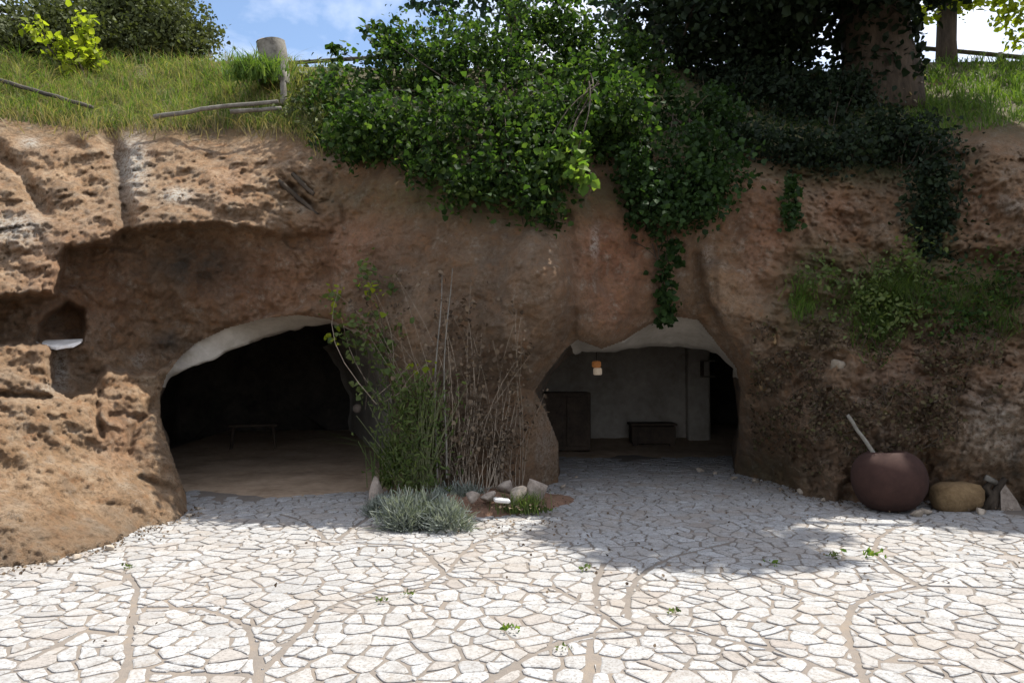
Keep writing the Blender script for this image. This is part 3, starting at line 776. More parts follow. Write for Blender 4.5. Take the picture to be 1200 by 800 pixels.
# ------------------------------------------------------------------ trees
def tree(name, label, cat, base, trunk_pts, trunk_r, crown, leaf, lsize, group=None, branches=9, aspect=.42, up=.5):
    t = thing(name, base, label, cat, group)
    mb = MB(); mb.tube(trunk_pts, trunk_r, 12, rough=.07); mb.build('trunk', M['bark'], t, True)
    if len(crown):
        mb = MB(); top = np.asarray(trunk_pts[-1], float); mid = np.asarray(trunk_pts[len(trunk_pts) // 2], float)
        idx = rng.choice(len(crown), branches)
        for i in idx:
            a = mid + (top - mid) * rng.random(); b = crown[i]; L = np.linalg.norm(b - a); ph = rng.normal(0, .12, 3) * L
            pts = [a + (b - a) * s + ph * math.sin(math.pi * s) + np.array([0, 0, .06 * L * math.sin(math.pi * s)]) for s in np.linspace(0, 1, 8)]
            r0 = trunk_r[-1] * .45; mb.tube(pts, np.linspace(r0, r0 * .15, 8), 6, caps=False)
        mb.build('branch', M['bark'], t, True)
        leaves('crown', crown, lsize, LM[leaf], t, aspect, up=up)
    return t
def px_cloud(items, per, cs, dens, rzf=1.0):
    out = []
    for x, y, rx, ry, D in items:
        c = at(x, y, D); k = D / F
        ncl = max(2, int(dens * rx * ry / 100))
        out.append(cloud(c, (rx * k, rzf * (rx + ry) / 2 * k, ry * k), ncl, per, cs, .3))
    return np.concatenate(out)
# old oak on the cliff top; its crown shades the right of the terrace
cr = px_cloud([(880, 25, 100, 70, 12.9), (800, 20, 80, 50, 12.6), (950, -20, 60, 60, 13.9), (860, -60, 130, 60, 12.6), (900, 70, 60, 34, 13.2)], 40, 0.17, 1.25)
up = []
for x, y, z, rad in ((690, 588, 7.4, .75), (760, 596, 7.8, .85), (830, 606, 8.2, .8), (880, 622, 8.6, .75), (800, 630, 8.8, .8), (720, 622, 8.3, .8), (900, 590, 7.6, .8), (760, 650, 9.2, .5), (860, 652, 9.3, .45), (920, 648, 9.0, .45), (660, 600, 7.6, .45), (950, 582, 8.4, .7), (720, 560, 8.4, .9), (800, 560, 9.4, .9), (1000, 575, 9.0, .8)):
    c = np.array(gnd(x, y)) + np.array(sun_dir) * (z / sun_dir.z)
    up.append(cloud(c, (rad, rad, rad * .55), int(50 * rad * rad), 66, .12, .05))
for x, y, z in ((1130, 165, 5.0), (1185, 190, 5.0), (1170, 280, 6.0), (1120, 230, 6.0), (1190, 420, 8.0)):  # unseen crown clusters added to shade the upper right wall
    c = at(x, y, float(depth(np.array(float(x)), np.array(float(y)), False))) + np.array(sun_dir) * z; up.append(cloud(c, (.9, .9, .5), 70, 50, .14, .1))
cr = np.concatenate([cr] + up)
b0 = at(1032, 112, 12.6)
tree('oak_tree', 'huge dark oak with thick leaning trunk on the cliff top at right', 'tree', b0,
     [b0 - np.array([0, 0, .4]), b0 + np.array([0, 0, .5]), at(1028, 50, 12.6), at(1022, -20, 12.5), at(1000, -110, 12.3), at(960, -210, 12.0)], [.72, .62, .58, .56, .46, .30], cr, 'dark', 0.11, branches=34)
n_ = 1100; th_ = rng.uniform(0, 2 * math.pi, n_); ty = rng.uniform(-60, 108, n_)
Pt = at(np.interp(ty, [-60, 50, 108], [1013, 1028, 1032]), ty, 12.6); rr = .64 + rng.normal(0, .06, n_)
Pt = Pt + np.stack([rr * np.cos(th_), rr * np.sin(th_), th_ * 0], -1)
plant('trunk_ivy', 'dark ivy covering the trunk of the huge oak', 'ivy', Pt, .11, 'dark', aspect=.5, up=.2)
lb = at(1008, 30, 12.4)
# slimmer sunlit tree to the right
b1 = at(1109, 80, 15.5)
cr = px_cloud([(1150, 2, 50, 26, 15.2), (1185, 25, 30, 24, 15.0), (1105, -20, 60, 30, 15.6), (1150, -60, 90, 40, 15.5), (1092, 12, 16, 14, 15.3)], 26, .13, 1.1)
tree('ivied_tree', 'slim sunlit tree with yellow-green leaves beside the cliff-top fence', 'tree', b1,
     [b1 - np.array([0, 0, .4]), at(1109, 50, 15.5), at(1110, 10, 15.5), at(1108, -40, 15.5), at(1112, -100, 15.5)], [.24, .20, .19, .17, .12], cr, 'yellow', 0.12, branches=12)
Pv = at(1109 + rng.normal(0, 9, 500), rng.uniform(-20, 78, 500), 15.25 + rng.normal(0, .1, 500))
# trees behind the climbing shrub
for (px, pyb, D, items, lab) in (
    (600, 80, 16.5, [(600, 0, 90, 40, 16.5), (530, -20, 60, 40, 16.2), (680, -10, 60, 45, 16.8), (600, -80, 140, 60, 16.5)], 'blue-green tree rising behind the middle of the climbing shrub'),
    (770, 78, 18.5, [(770, 30, 60, 40, 18.2), (720, 5, 40, 40, 18.5), (820, 40, 50, 35, 18.5), (780, -50, 110, 50, 18.5)], 'dim tree with open crown between climbing shrub and big oak')):
    b = at(px, pyb, D); cr = px_cloud(items, 24, .16, .8)
    tree('background_tree', lab, 'tree', b, [b - np.array([0, 0, .4]), at(px + 3, 40, D), at(px - 4, 0, D), at(px + 6, -60, D)], [.18, .15, .12, .08], cr, 'blue', .13, branches=12, group='trees behind the cliff edge')
# evergreens far left
for i, (px, pyb, D, items, lab) in enumerate((
    (60, 84, 19, [(50, 52, 60, 34, 18.5), (20, 40, 40, 30, 19), (85, 30, 35, 30, 19), (-60, 50, 70, 50, 19)], 'lower olive evergreen at the far left of the hilltop'),
    (165, 84, 21, [(165, 30, 62, 48, 20.5), (205, 50, 50, 34, 20), (120, 25, 45, 40, 21), (170, -10, 50, 40, 21), (150, 60, 90, 26, 20)], 'tallest olive evergreen on the hilltop left of the stump'))):
    b = at(px, pyb, D); cr = px_cloud(items, 120, .26, 2.0)
    tree('evergreen_tree', lab, 'tree', b, [b - np.array([0, 0, .3]), at(px, 60, D), at(px, 30, D)], [.2, .16, .08], cr, 'olive', .095, branches=10, group='evergreens on the left hilltop', up=.3)
# yellow-green saplings
for items, root, lab in ((([(105, 30, 10, 16, 13.0), (100, 55, 13, 18, 13.0), (112, 72, 10, 12, 13.0)]), (105, 92, 13.0), 'taller upright yellow-green sapling in the hill grass'),
                         (([(45, 35, 14, 9, 12.6), (65, 52, 15, 10, 12.6), (85, 68, 16, 9, 12.6)]), (98, 90, 12.8), 'yellow-green sapling leaning to the left in the hill grass')):
    P = px_cloud(items, 13, .07, 4.5); r0 = at(*root)
    plant('sapling', lab, 'sapling', P, .095, 'yellow', 'yellow-green saplings', stems=10, stem_r=.02, root=r0)

# ------------------------------------------------------------------ shrubs on the cliff edge
P = blobs_on([(470, 95, 62, 48), (560, 95, 85, 65), (640, 75, 75, 62), (560, 160, 120, 58), (450, 150, 60, 38), (620, 190, 68, 46), (590, 215, 60, 24), (690, 130, 60, 70), (700, 70, 55, 45), (630, 240, 24, 30), (400, 120, 40, 40), (410, 160, 45, 22), (520, 205, 40, 20), (605, 25, 22, 36), (716, 165, 34, 34), (728, 118, 40, 34, 9.75), (725, 120, 40, 50), (740, 90, 50, 40), (560, 225, 50, 18), (430, 170, 40, 24), (690, 165, 40, 26), (665, 40, 40, 40), (470, 55, 30, 26), (525, 50, 40, 34), (640, 150, 70, 50)], 2.1, 24, .115, .5)  # includes one nearer leaf mass added to keep sun off the rock bulge
plant('climbing_shrub', 'big dark green climbing shrub spilling over the middle of the cliff edge', 'shrub', P, .066, 'vine', aspect=.44, up=.45, stems=26, stem_r=.014, root=at(600, 130, 10.6))
P = blobs_on([(800, 140, 66, 50), (790, 190, 62, 50), (840, 150, 42, 40), (790, 235, 42, 32), (775, 258, 22, 18), (745, 205, 22, 50), (820, 220, 40, 30), (850, 195, 36, 34), (760, 235, 24, 34), (832, 228, 34, 24), (815, 250, 26, 16)], 2.1, 22, .10, .4)
plant('ivy', 'wide dark ivy curtain on the cliff right of the climbing shrub', 'ivy', P, .058, 'ivy', aspect=.5, up=.4, stems=14, stem_r=.010, root=at(800, 140, 10.7))
P = blobs_on([(686, 105, 14, 14), (684, 135, 12, 18), (676, 165, 11, 18), (668, 190, 13, 14), (676, 210, 10, 10), (650, 180, 14, 10), (700, 85, 10, 12)], 2.6, 12, .06, .2, -.85)
plant('creeper', 'light green creeper trailing down over the dark climbing shrub', 'creeper', P, .10, 'bright', aspect=.46, up=.5, stems=8, root=at(690, 100, 9.7))
P = np.concatenate([at(787 + rng.normal(0, 6, 340) + 3 * np.sin(np.linspace(0, 9, 340)), np.linspace(278, 378, 340), 9.55 + rng.normal(0, .05, 340))])
P[:, 1] = depth(np.full(340, 787.), np.linspace(278, 372, 340), False) - .12 + rng.normal(0, .05, 340)
plant('hanging_ivy', 'narrow ivy strand hanging above the right cave mouth', 'ivy', P, .075, 'ivy', aspect=.5, up=.4, stems=6, stem_r=.008, root=P[0])
P = blobs_on([(360, 110, 26, 34), (345, 130, 18, 26), (385, 95, 24, 22), (368, 150, 20, 20)], 1.6, 18, .08, .3)
plant('scrub', 'low olive scrub between the stump and the climbing shrub', 'shrub', P, .07, 'olive', aspect=.25, stems=14, stem_r=.008, up=.3)
# sprig tops against the sky
P = px_cloud([(430, 36, 5, 5, 11.5), (445, 42, 9, 8, 11.5), (462, 52, 14, 12, 11.5), (395, 68, 6, 6, 11.6), (405, 60, 4, 8, 11.6), (388, 55, 2, 2, 11.6), (440, 28, 3, 2, 11.5)], 8, .04, 9)
plant('bramble', 'bramble sprigs standing against the sky above the rail', 'bramble', P, .10, 'vine', aspect=.46, stems=14, stem_r=.008, root=at(450, 85, 11.6))
# dark undergrowth under the oak
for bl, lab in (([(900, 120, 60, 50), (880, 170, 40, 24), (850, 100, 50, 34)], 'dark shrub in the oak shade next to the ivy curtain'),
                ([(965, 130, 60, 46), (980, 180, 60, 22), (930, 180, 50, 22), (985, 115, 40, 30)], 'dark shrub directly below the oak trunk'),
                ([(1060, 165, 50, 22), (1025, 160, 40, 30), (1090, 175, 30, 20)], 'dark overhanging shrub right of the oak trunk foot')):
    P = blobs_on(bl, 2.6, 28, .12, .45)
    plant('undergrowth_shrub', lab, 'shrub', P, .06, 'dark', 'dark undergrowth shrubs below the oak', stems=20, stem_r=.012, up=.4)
P = blobs_on([(1045, 100, 30, 24), (1065, 110, 26, 18), (1080, 105, 24, 12)], 2.0, 12, .07, .3)
plant('flowering_shrub', 'thin shrub with pale pinkish blooms at the foot of the oak', 'shrub', P, .055, 'pink', stems=20, stem_r=.008, up=.4)

# right wall plants
def tuft(name, label, cat, spots, h, w, lm, lean=.6, group=None, off=-.03, fwd=.5):
    Ps = []
    for x, y, rx, ry, n in spots:
        xs = x + rng.normal(0, rx * .5, n); ys = y + rng.normal(0, ry * .5, n)
        d = depth(xs, ys) + off; Ps.append(at(xs, ys, d))
    P = np.concatenate(Ps); t = thing(name, (P[:, 0].mean(), P[:, 1].mean(), P[:, 2].min()), label, cat, group)
    blades('blades', P, h, w, LM[lm], t, lean, np.tile(np.array([0, -fwd, 0]), (len(P), 1)))
    return t
tuft('fern', 'bright grassy tuft at the left end of the mossy ledge', 'fern', [(940, 358, 18, 22, 230)], .22, .007, 'greengrass', .8)
tuft('fern', 'widest bright green fern clump in the middle of the mossy ledge', 'fern', [(1050, 350, 44, 34, 900), (1025, 390, 26, 28, 420), (1000, 355, 34, 24, 160)], .19, .006, 'fern', 1.1)
tuft('fern', 'thin green tuft at the right end of the mossy ledge', 'fern', [(1150, 360, 44, 34, 260), (1180, 385, 25, 24, 100), (1120, 350, 30, 20, 100)], .18, .006, 'fern', 1.1)
P = at(1092 + rng.normal(0, 15, 1500), rng.uniform(190, 320, 1500), 10.0); P[:, 1] = depth((P[:, 0] * F / P[:, 1]) + 600, np.full(1500, 260.), False) - .05 - rng.random(1500) * .18
plant('hanging_moss', 'dark green curtain of plants hanging down the right wall', 'hanging plant', P, .07, 'dark', up=.3, aspect=.35)
P = at(926 + rng.normal(0, 6, 260), rng.uniform(205, 268, 260), 9.75 + rng.normal(0, .06, 260))
plant('hanging_ivy', 'short ivy strand hanging on the bare rock right of the ivy curtain', 'ivy', P, .06, 'ivy', up=.3, aspect=.5)
P = blobs_on([(1040, 335, 60, 34), (1010, 375, 40, 36), (960, 330, 40, 26), (1080, 300, 34, 26), (1060, 380, 30, 24)], 1.3, 14, .09, .14, -.05)
plant('ledge_shrub', 'low green leafy growth around the widest fern clump', 'plant', P, .055, 'broom', aspect=.3, up=.3)
P = blobs_on([(1150, 350, 60, 34), (1180, 320, 40, 30), (1130, 385, 40, 26), (1110, 320, 30, 24)], 1.1, 14, .09, .14, -.05)
plant('ledge_shrub', 'darker leafy growth at the right end of the mossy ledge', 'plant', P, .05, 'vine', aspect=.3, up=.3)
# dead brushwood on the right slope
xs = rng.uniform(880, 1175, 6500); ys = 372 + rng.beta(1.5, 1.7, 6500) * 190
keep = (noise(np.stack([xs / 45, ys / 35, xs * 0], -1)) > -0.18) & ~(ys > 545 - (xs - 1085) * 1.0) & ~((np.hypot(xs - 990, (ys - 432) * 1.1) < 26))
xs, ys = xs[keep], ys[keep]
P = at(xs, ys, depth(xs, ys) - .02 - rng.random(len(xs)) * .12)
t = thing('dry_brush', (4.0, 9, 1.0), 'matted brown dead brush covering the slope behind the pot', 'brush')
t['kind'] = 'stuff'
leaves('dead_leaf_litter', P, .042, LM['litter'], t, .36, up=.2)
mb = MB()
for i in range(170):
    k = rng.integers(len(xs)); a = P[k]; d = rng.normal(size=3) * (.12, .05, .11); d[1] = -abs(d[1]); d[2] += .02
    mb.tube([a, a + d * .5 + rng.normal(0, .02, 3), a + d], [.005, .004, .002], 4, caps=False)
mb.build('twigs', M['bark'], t, True)

# ------------------------------------------------------------------ hill grass
def grass(name, label, x0, x1, n, h, lm, ylo=None, yhi=None, w=.010):
    xs = rng.uniform(x0, x1, n); e = pl(EDGE, xs) + 6; k = pl(SKY, xs)
    t = rng.random(n) ** .8
    ys = e + (k - e) * t
    dens = noise(np.stack([xs / 30, ys / 12, xs * 0 + 2], -1)) > rng.uniform(-.9, .1, n)
    xs, ys = xs[dens], ys[dens]
    P = at(xs, ys, depth(xs, ys) + .03); P[:, 2] -= .02
    hh = h * (0.5 + 1.0 * np.clip(noise(np.stack([xs / 16, ys / 9, xs * 0], -1)) + .4, 0, 1.5))
    o = blades(name, P, hh, w, LM[lm], None, .55); tag(o, label, 'grass', kind='stuff'); return o
grass('grass', 'sunny green and straw coloured grass covering the left hill slope', -300, 400, 24000, .24, 'grass', w=.006)
grass('grass', 'fresh green grass on the left hill slope', -300, 345, 11000, .30, 'greengrass', w=.007)
grass('grass', 'dry straw along the lip of the left cliff', -300, 345, 17000, .27, 'straw', w=.005)
grass('grass', 'green grass on the bank below the right-hand fence', 1060, 1500, 13000, .22, 'greengrass')
grass('grass', 'shaded grass under the oak', 860, 1085, 3500, .16, 'fern')
xs = 300 + rng.normal(0, 16, 700); P = at(xs, 88 + rng.normal(0, 5, 700), 11.35 + rng.normal(0, .12, 700))
t = thing('grass_tuft', (P[:, 0].mean(), P[:, 1].mean(), P[:, 2].min()), 'lush bright green tuft growing right beside the stump', 'grass'); blades('blades', P, .28, .012, LM['greengrass'], t, .6)
xs = rng.uniform(-20, 380, 500); ys = pl(EDGE, xs) + rng.normal(4, 5, 500)
P = at(xs, ys, depth(xs, ys) - .02)
o = blades('hanging_grass', P, .20, .007, LM['straw'], None, .8, np.tile(np.array([0, -.9, 0]), (500, 1))); tag(o, 'dry grass hanging over the left cliff lip', 'grass', kind='stuff')

# ------------------------------------------------------------------ timber on the cliff top
def pole(name, label, cat, pts, r, mat='wood', group=None, n=8):
    pts = [np.asarray(p, float) for p in pts]
    mb = MB(); fine = []
    for a, b in zip(pts[:-1], pts[1:]):
        for s in np.linspace(0, 1, 6)[:-1]: fine.append(a + (b - a) * s + rng.normal(0, r * .12, 3))
    fine.append(pts[-1])
    mb.tube(fine, np.linspace(r, r * .8, len(fine)), n, rough=.08)
    o = mb.build(name, M[mat], None, True); return tag(o, label, cat, group)
sb = at(322, 92, 11.7)
t = thing('tree_stump', sb, 'grey sawn stump standing at the cliff edge beside the rail', 'stump')
mb = MB(); q = [at(322, 100, 11.7), at(321, 80, 11.7), at(319, 60, 11.7), at(317, 51, 11.7)]
mb.tube(q, [.25, .235, .225, .22], 16, caps=False, rough=.05); mb.build('bark_sleeve', M['wood'], t, True)
mb = MB(); mb.tube([q[-1] - np.array([0, 0, .02]), q[-1] + np.array([0.0, 0, .012])], [.215, .185], 16, rough=.06); mb.build('sawn_top', M['palestone'], t, False)
pole('fence_post', 'short pale post stub just below the stump', 'post', [at(332, 122, 11.2), at(333, 84, 11.3)], .055)
pole('fallen_pole', 'upper of two pale poles lying along the cliff lip left of the stump', 'pole', [at(180, 137, 10.55), at(250, 126, 10.6), at(326, 119, 10.7)], .035, group='poles lying on the cliff lip')
pole('fallen_pole', 'lower, shorter pole of the two lying left of the stump', 'pole', [at(270, 131, 10.6), at(330, 127, 10.7)], .035, group='poles lying on the cliff lip')
pole('fallen_pole', 'dark pole slanting down through the grass at the far left', 'pole', [at(-30, 85, 11.6), at(40, 106, 11.2), at(108, 126, 10.9)], .035, 'rail', group='poles lying on the cliff lip')
for x0, y0, x1, y1, lab in ((326, 212, 372, 252, 'longer root lodged in the lit cliff face below the stump'), (342, 204, 368, 228, 'shorter root lodged in the lit cliff face below the stump')):
    pole('root', lab, 'root', [surf(x0, y0, .02), surf((x0 + x1) / 2, (y0 + y1) / 2, -.03), surf(x1, y1, .02)], .035, 'bark', 'roots in the cliff face')
t = thing('twig_bundle', surf(378, 180), 'pale dead twigs dangling at the cliff lip under the scrub', 'twigs')
mb = MB()
for i in range(11):
    a = surf(372 + rng.normal(0, 7), 160 + rng.normal(0, 6), -.1); d = np.array([rng.normal(.12, .1), -.12, -abs(rng.normal(.28, .1))]); mb.tube([a, a + d * .5 + rng.normal(0, .03, 3), a + d], [.014, .010, .004], 5, caps=False)
mb.build('twig', M['wood'], t, True)
# rail fences
t = thing('rail_fence', at(430, 90, 12.6), 'thin dark rail running right from the stump into the shrub', 'fence')
mb = MB(); mb.tube([at(x, y, 12.6) for x, y in ((326, 75), (400, 70), (470, 66), (540, 61), (640, 58))], .035, 7, rough=.05); mb.build('rail', M['rail'], t, True)
for x in (458, 560):
    mb = MB(); mb.tube([at(x, 96, 12.65), at(x + 1, 60, 12.65)], .05, 7); mb.build('post', M['rail'], t, True)
t = thing('rail_fence', at(900, 90, 16), 'rustic cross-braced fence behind the oak and along the right skyline', 'fence')
mb = MB(); mb.tube([at(x, y, D) for x, y, D in ((700, 49, 16.6), (790, 50, 16.6), (900, 50, 16.6), (1010, 49, 16.3), (1065, 55, 16), (1130, 61, 15.8), (1215, 69, 15.5), (1400, 82, 15))], .05, 7, rough=.05); mb.build('rail', M['rail'], t, True)
for x, y, D in ((745, 50, 16.6), (800, 50, 16.6), (905, 50, 16.6), (1068, 55, 16), (1172, 65, 15.6), (1290, 74, 15.3)):
    mb = MB(); mb.tube([at(x, y + 28, D), at(x, y - 3, D)], .055, 7); mb.build('post', M['rail'], t, True)
for x0, y0, x1, y1, D in ((778, 54, 800, 76, 16.6), (822, 76, 800, 54, 16.6), (1055, 75, 1069, 58, 16), (1082, 76, 1069, 58, 16), (1160, 82, 1173, 67, 15.6), (1190, 84, 1173, 67, 15.6)):
    mb = MB(); mb.tube([at(x0, y0, D + .06), at(x1, y1, D + .06)], .035, 6); mb.build('brace', M['rail'], t, True)

# ------------------------------------------------------------------ pillar planting
def bedmesh():
    n, m_ = 48, 12; c = gnd(548, 596); V = [(c.x, c.y, .16)]
    for j in range(1, m_ + 1):
        for i in range(n):
            a = 2 * math.pi * i / n; r = j / m_
            rx, ry = 1.18 * (1 + .10 * math.sin(3 * a + 1) + .05 * math.sin(7 * a)), .95 * (1 + .08 * math.sin(2 * a))
            x, y = c.x + rx * r * math.cos(a), c.y + .35 + ry * r * math.sin(a)
            V.append((x, y, .17 * (1 - r ** 2.2) - (.02 if j == m_ else 0) + .02 * random.uniform(-1, 1) * (j < m_)))
    Fc = [(0, 1 + i, 1 + (i + 1) % n) for i in range(n)] + [(1 + (j - 1) * n + i, 1 + j * n + i, 1 + j * n + (i + 1) % n, 1 + (j - 1) * n + (i + 1) % n) for j in range(1, m_) for i in range(n)]
    return mesh_obj('soil_bed', V, Fc, M['bed'])
tag(bedmesh(), None, None, kind='structure')
def rock(name, label, c, s, mat, group=None, seed=0, flat=1.0, rz=0.0):
    import bmesh
    bm = bmesh.new(); bmesh.ops.create_icosphere(bm, subdivisions=3, radius=1.0)
    V = np.array([v.co[:] for v in bm.verts]); bm.verts.ensure_lookup_table()
    V = np.sign(V) * np.abs(V) ** (.5 if name == 'stone_block' else .75)
    V = V * (1 + (.08 if name == 'stone_block' else .22) * noise(V * 1.3 + seed * 7.7) + .08 * noise(V * 4 + seed))[:, None]
    # a few chipped facets
    r2 = np.random.default_rng(seed + 50)
    for _ in range(12):
        d = r2.normal(size=3); d /= np.linalg.norm(d); k = V @ d; lim = 1.05 if name == 'stone_block' else .60; over = np.maximum(k - lim, 0); V = V - over[:, None] * d * .85
    V = V * np.array(s); ca, sa = math.cos(rz), math.sin(rz)
    V = np.stack([V[:, 0] * ca - V[:, 1] * sa, V[:, 0] * sa + V[:, 1] * ca, V[:, 2]], -1) + np.array([float(q) for q in c])
    Fc = [tuple(v.index for v in f.verts) for f in bm.faces]; bm.free()
    o = mesh_obj(name, V, Fc, M[mat], None, True); tag(o, label, 'rock', group); return o
for i, (px, py, s, mt, lab) in enumerate((
    (628, 574, (.17, .13, .15), 'palestone', 'largest pale rock at the right end of the planting bed'),
    (606, 580, (.17, .12, .10), 'mossstone', 'squat tan rock second from the right in the planting bed'),
    (593, 570, (.12, .10, .10), 'palestone', 'rounded grey rock touching the young shrub in the bed'),
    (572, 582, (.10, .09, .07), 'palestone', 'small whitish rock in front of the young shrub'),
    (553, 581, (.10, .08, .08), 'palestone', 'small rock beside the lavender in the planting bed'),
    (441, 575, (.10, .09, .20), 'palestone', 'upright pale rock at the left end of the bed'),
    (545, 612, (.10, .07, .05), 'mossstone', 'low tan rock at the front rim next to the lavender'))):
    g_ = at(px, py, (8.35, 8.25, 8.7, 8.2, 8.1, 8.75, 7.55)[i]); rock('rock', lab, g_, s, mt, 'rocks edging the planting bed', i, rz=i * 1.3)
g_ = gnd(588, 592); mb = MB(); g_ = at(588, 586, 8.0); mb.box(g_, (.17, .11, .045), .2, .12, .012); tag(mb.build('brick', M['lime']), 'small white brick lying among the rocks of the bed', 'brick')

# dry climber on the pillar
def stalks(name, label, cat, n, xr, yb, yt, mat, r, leaf=None, nleaf=0, lsize=.05, lean=14, off=-.12, group=None):
    t = thing(name, gnd((xr[0] + xr[1]) / 2, yb), label, cat, group); mb = MB(); LP = []
    for i in range(n):
        x0 = rng.uniform(*xr); x1 = x0 + rng.normal(0, lean); y1 = rng.uniform(*yt)
        pts = []; ph = rng.uniform(0, 6)
        for s in np.linspace(0, 1, 10):
            x = x0 + (x1 - x0) * s + 7 * math.sin(ph + 5 * s) * s; y = yb + (y1 - yb) * s
            p = surf(x, min(y, 575), off - .10 * (1 - s) + .03 * math.sin(ph * 2 + 5 * s)); pts.append(p)
        mb.tube(pts, np.linspace(r, r * .45, 10), 5, caps=False)
        for p in pts[3:]:
            LP.append(p)
    mb.build('stem', M[mat], t, True)
    if leaf:
        LP = np.array(LP); LP = LP[rng.choice(len(LP), nleaf)] + rng.normal(0, .06, (nleaf, 3)); LP[:, 1] -= .03
        leaves('foliage', LP, lsize, LM[leaf], t, .4, up=.4)
    return t
stalks('dry_climber', 'leafless brown climber with many upright stems on the pillar', 'climber', 48, (500, 612), 572, (350, 530), 'drystem', .005, 'dry', 1300, .045, 24)
stalks('tall_stalk', 'tall pale dry stalk rising left on the pillar face', 'stalk', 1, (512, 513), 560, (322, 324), 'wood', .014, 'dry', 40, .05, 1, -.25)
stalks('tall_stalk', 'tall pale dry stalk leaning right on the pillar face', 'stalk', 1, (523, 524), 560, (314, 316), 'wood', .012, None, 0, .05, 1, -.25)
P = blobs_on([(437, 305, 15, 14), (447, 320, 20, 16), (430, 335, 8, 14), (440, 360, 14, 20), (398, 345, 16, 12), (395, 375, 14, 12), (430, 395, 24, 16), (405, 400, 16, 8), (445, 420, 22, 20), (470, 440, 26, 14), (425, 440, 8, 14), (440, 395, 40, 30)], .9, 9, .07, .15, -.25)
tt = plant('leafy_climber', 'leafy climber with yellow-green leaves beside the left cave mouth', 'climber', P, .062, 'broom', aspect=.48, stems=12, stem_r=.006, root=surf(452, 480, -.2), stem_mat='bark')
P2 = blobs_on([(395, 348, 14, 12), (385, 358, 8, 10), (440, 350, 8, 22), (398, 396, 20, 6), (505, 430, 8, 6), (475, 430, 18, 6), (430, 332, 6, 6)], 1.4, 6, .05, .12, -.34)
plant('leafy_climber', 'few bright yellow-green leaf sprays in front of the leafy climber', 'climber', P2[::2], .065, 'yellow', aspect=.48, up=.3, stems=8, stem_r=.005, root=surf(455, 470, -.35), stem_mat='drystem')
P = blobs_on([(470, 380, 60, 60), (530, 420, 60, 70), (590, 420, 40, 90), (560, 360, 60, 40), (450, 340, 40, 40)], .35, 7, .08, .08, -.10)
plant('dry_climber', 'sparse small-leaved creeper scattered over the dark pillar face', 'climber', P, .05, 'dry', aspect=.45, up=.3, stems=26, stem_r=.004, root=surf(540, 560, -.1), stem_mat='drystem')
# green broom bush
Ps = []
for x in rng.normal(484, 19, 900):
    Ps.append(x)
xs = np.array(Ps); ys = rng.uniform(450, 570, 900)
P = at(xs + (570 - ys) * .02 * rng.normal(size=900), ys, depth(np.clip(xs, 455, 600), ys, False) - .30 - .25 * rng.random(900))
t = thing('broom_bush', gnd(485, 578), 'feathery green bush at the foot of the pillar behind the lavender', 'bush')
leaves('foliage', np.repeat(P, 2, 0) + rng.normal(0, .07, (1800, 3)), .065, LM['broom'], t, .16, up=.1, axis=(0, -.1, .7))
mb = MB()
for i in range(60):
    x0 = rng.normal(487, 10); x1 = x0 + rng.normal(-4, 26); y1 = rng.uniform(430, 520)
    mb.tube([surf(x0, 572, -.35), surf((x0 * .6 + x1 * .4), (572 + y1) / 2, -.42), surf(x1, y1, -.30 - .1 * rng.random())], [.007, .006, .003], 4, caps=False)
mb.build('stem', M['greenstem'], t, True)
# spiky grass-leaf fan left of it
g_ = gnd(462, 585)
P = np.array([(g_.x + rng.normal(0, .10), g_.y + .25 + rng.normal(0, .06), .12) for _ in range(240)])
t = thing('flax_clump', (g_.x, g_.y + .25, .05), 'arching green leaf clump at the cave corner left of the bush', 'plant'); blades('blades', P, .75, .010, LM['broom'], t, .55)
# lavender
def lavender(label, px, py, rx, rz_, n, lm='grey'):
    c = gnd(px, py); c.y += rx * .7
    t = thing('lavender_bush', c, label, 'lavender', 'grey lavender at the bed')
    d = rng.normal(size=(n, 3)); d[:, 2] = np.abs(d[:, 2]); d /= np.linalg.norm(d, axis=1)[:, None]
    r = rng.uniform(.2, 1, n) ** .6
    m_ = 9; sub = np.stack([rng.normal(0, .45, m_) * rx, rng.normal(0, .35, m_) * rx, np.zeros(m_)], -1); ss = rng.uniform(.40, .78, m_); k_ = rng.integers(m_, size=n)
    P = np.array(c) + sub[k_] + d * (r * ss[k_])[:, None] * np.array([rx, rx * .8, rz_]) * (1 + .35 * noise(d * 3.2 + px))[:, None]
    a = d * .8 + np.array([0, 0, .5])
    L = np.repeat(P, 1, 0)
    s = rng.uniform(.04, .13, n)[:, None]; a = a + rng.normal(0, .5, (n, 3)); a /= np.linalg.norm(a, axis=1)[:, None]
    b = np.cross(a, rng.normal(size=(n, 3))); b /= np.linalg.norm(b, axis=1)[:, None]
    w = .0045
    V = np.stack([P - b * w, P + b * w, P + a * s + b * w * .6, P + a * s - b * w * .6], 1).reshape(-1, 3)
    mesh_obj('foliage', V, np.arange(n * 4).reshape(-1, 4), LM[lm], t, False)
    mb = MB()
    for i in range(60):
        k = rng.integers(n); mb.tube([np.array(c) + rng.normal(0, .06, 3) * (1, 1, 0), np.array(c) * .5 + P[k] * .5 + np.array([0, 0, .03]), P[k]], [.006, .005, .003], 4, caps=False)
    mb.build('stem', M['drystem'], t, True)
lavender('big round grey lavender bush at the front of the planting bed', 488, 626, .38, .46, 11000)
lavender('greyish-green lavender tuft behind the big one, nearer the pillar', 538, 598, .24, .36, 3800)
lavender('low grey lavender tuft at the left corner of the bed', 446, 604, .22, .24, 2600)
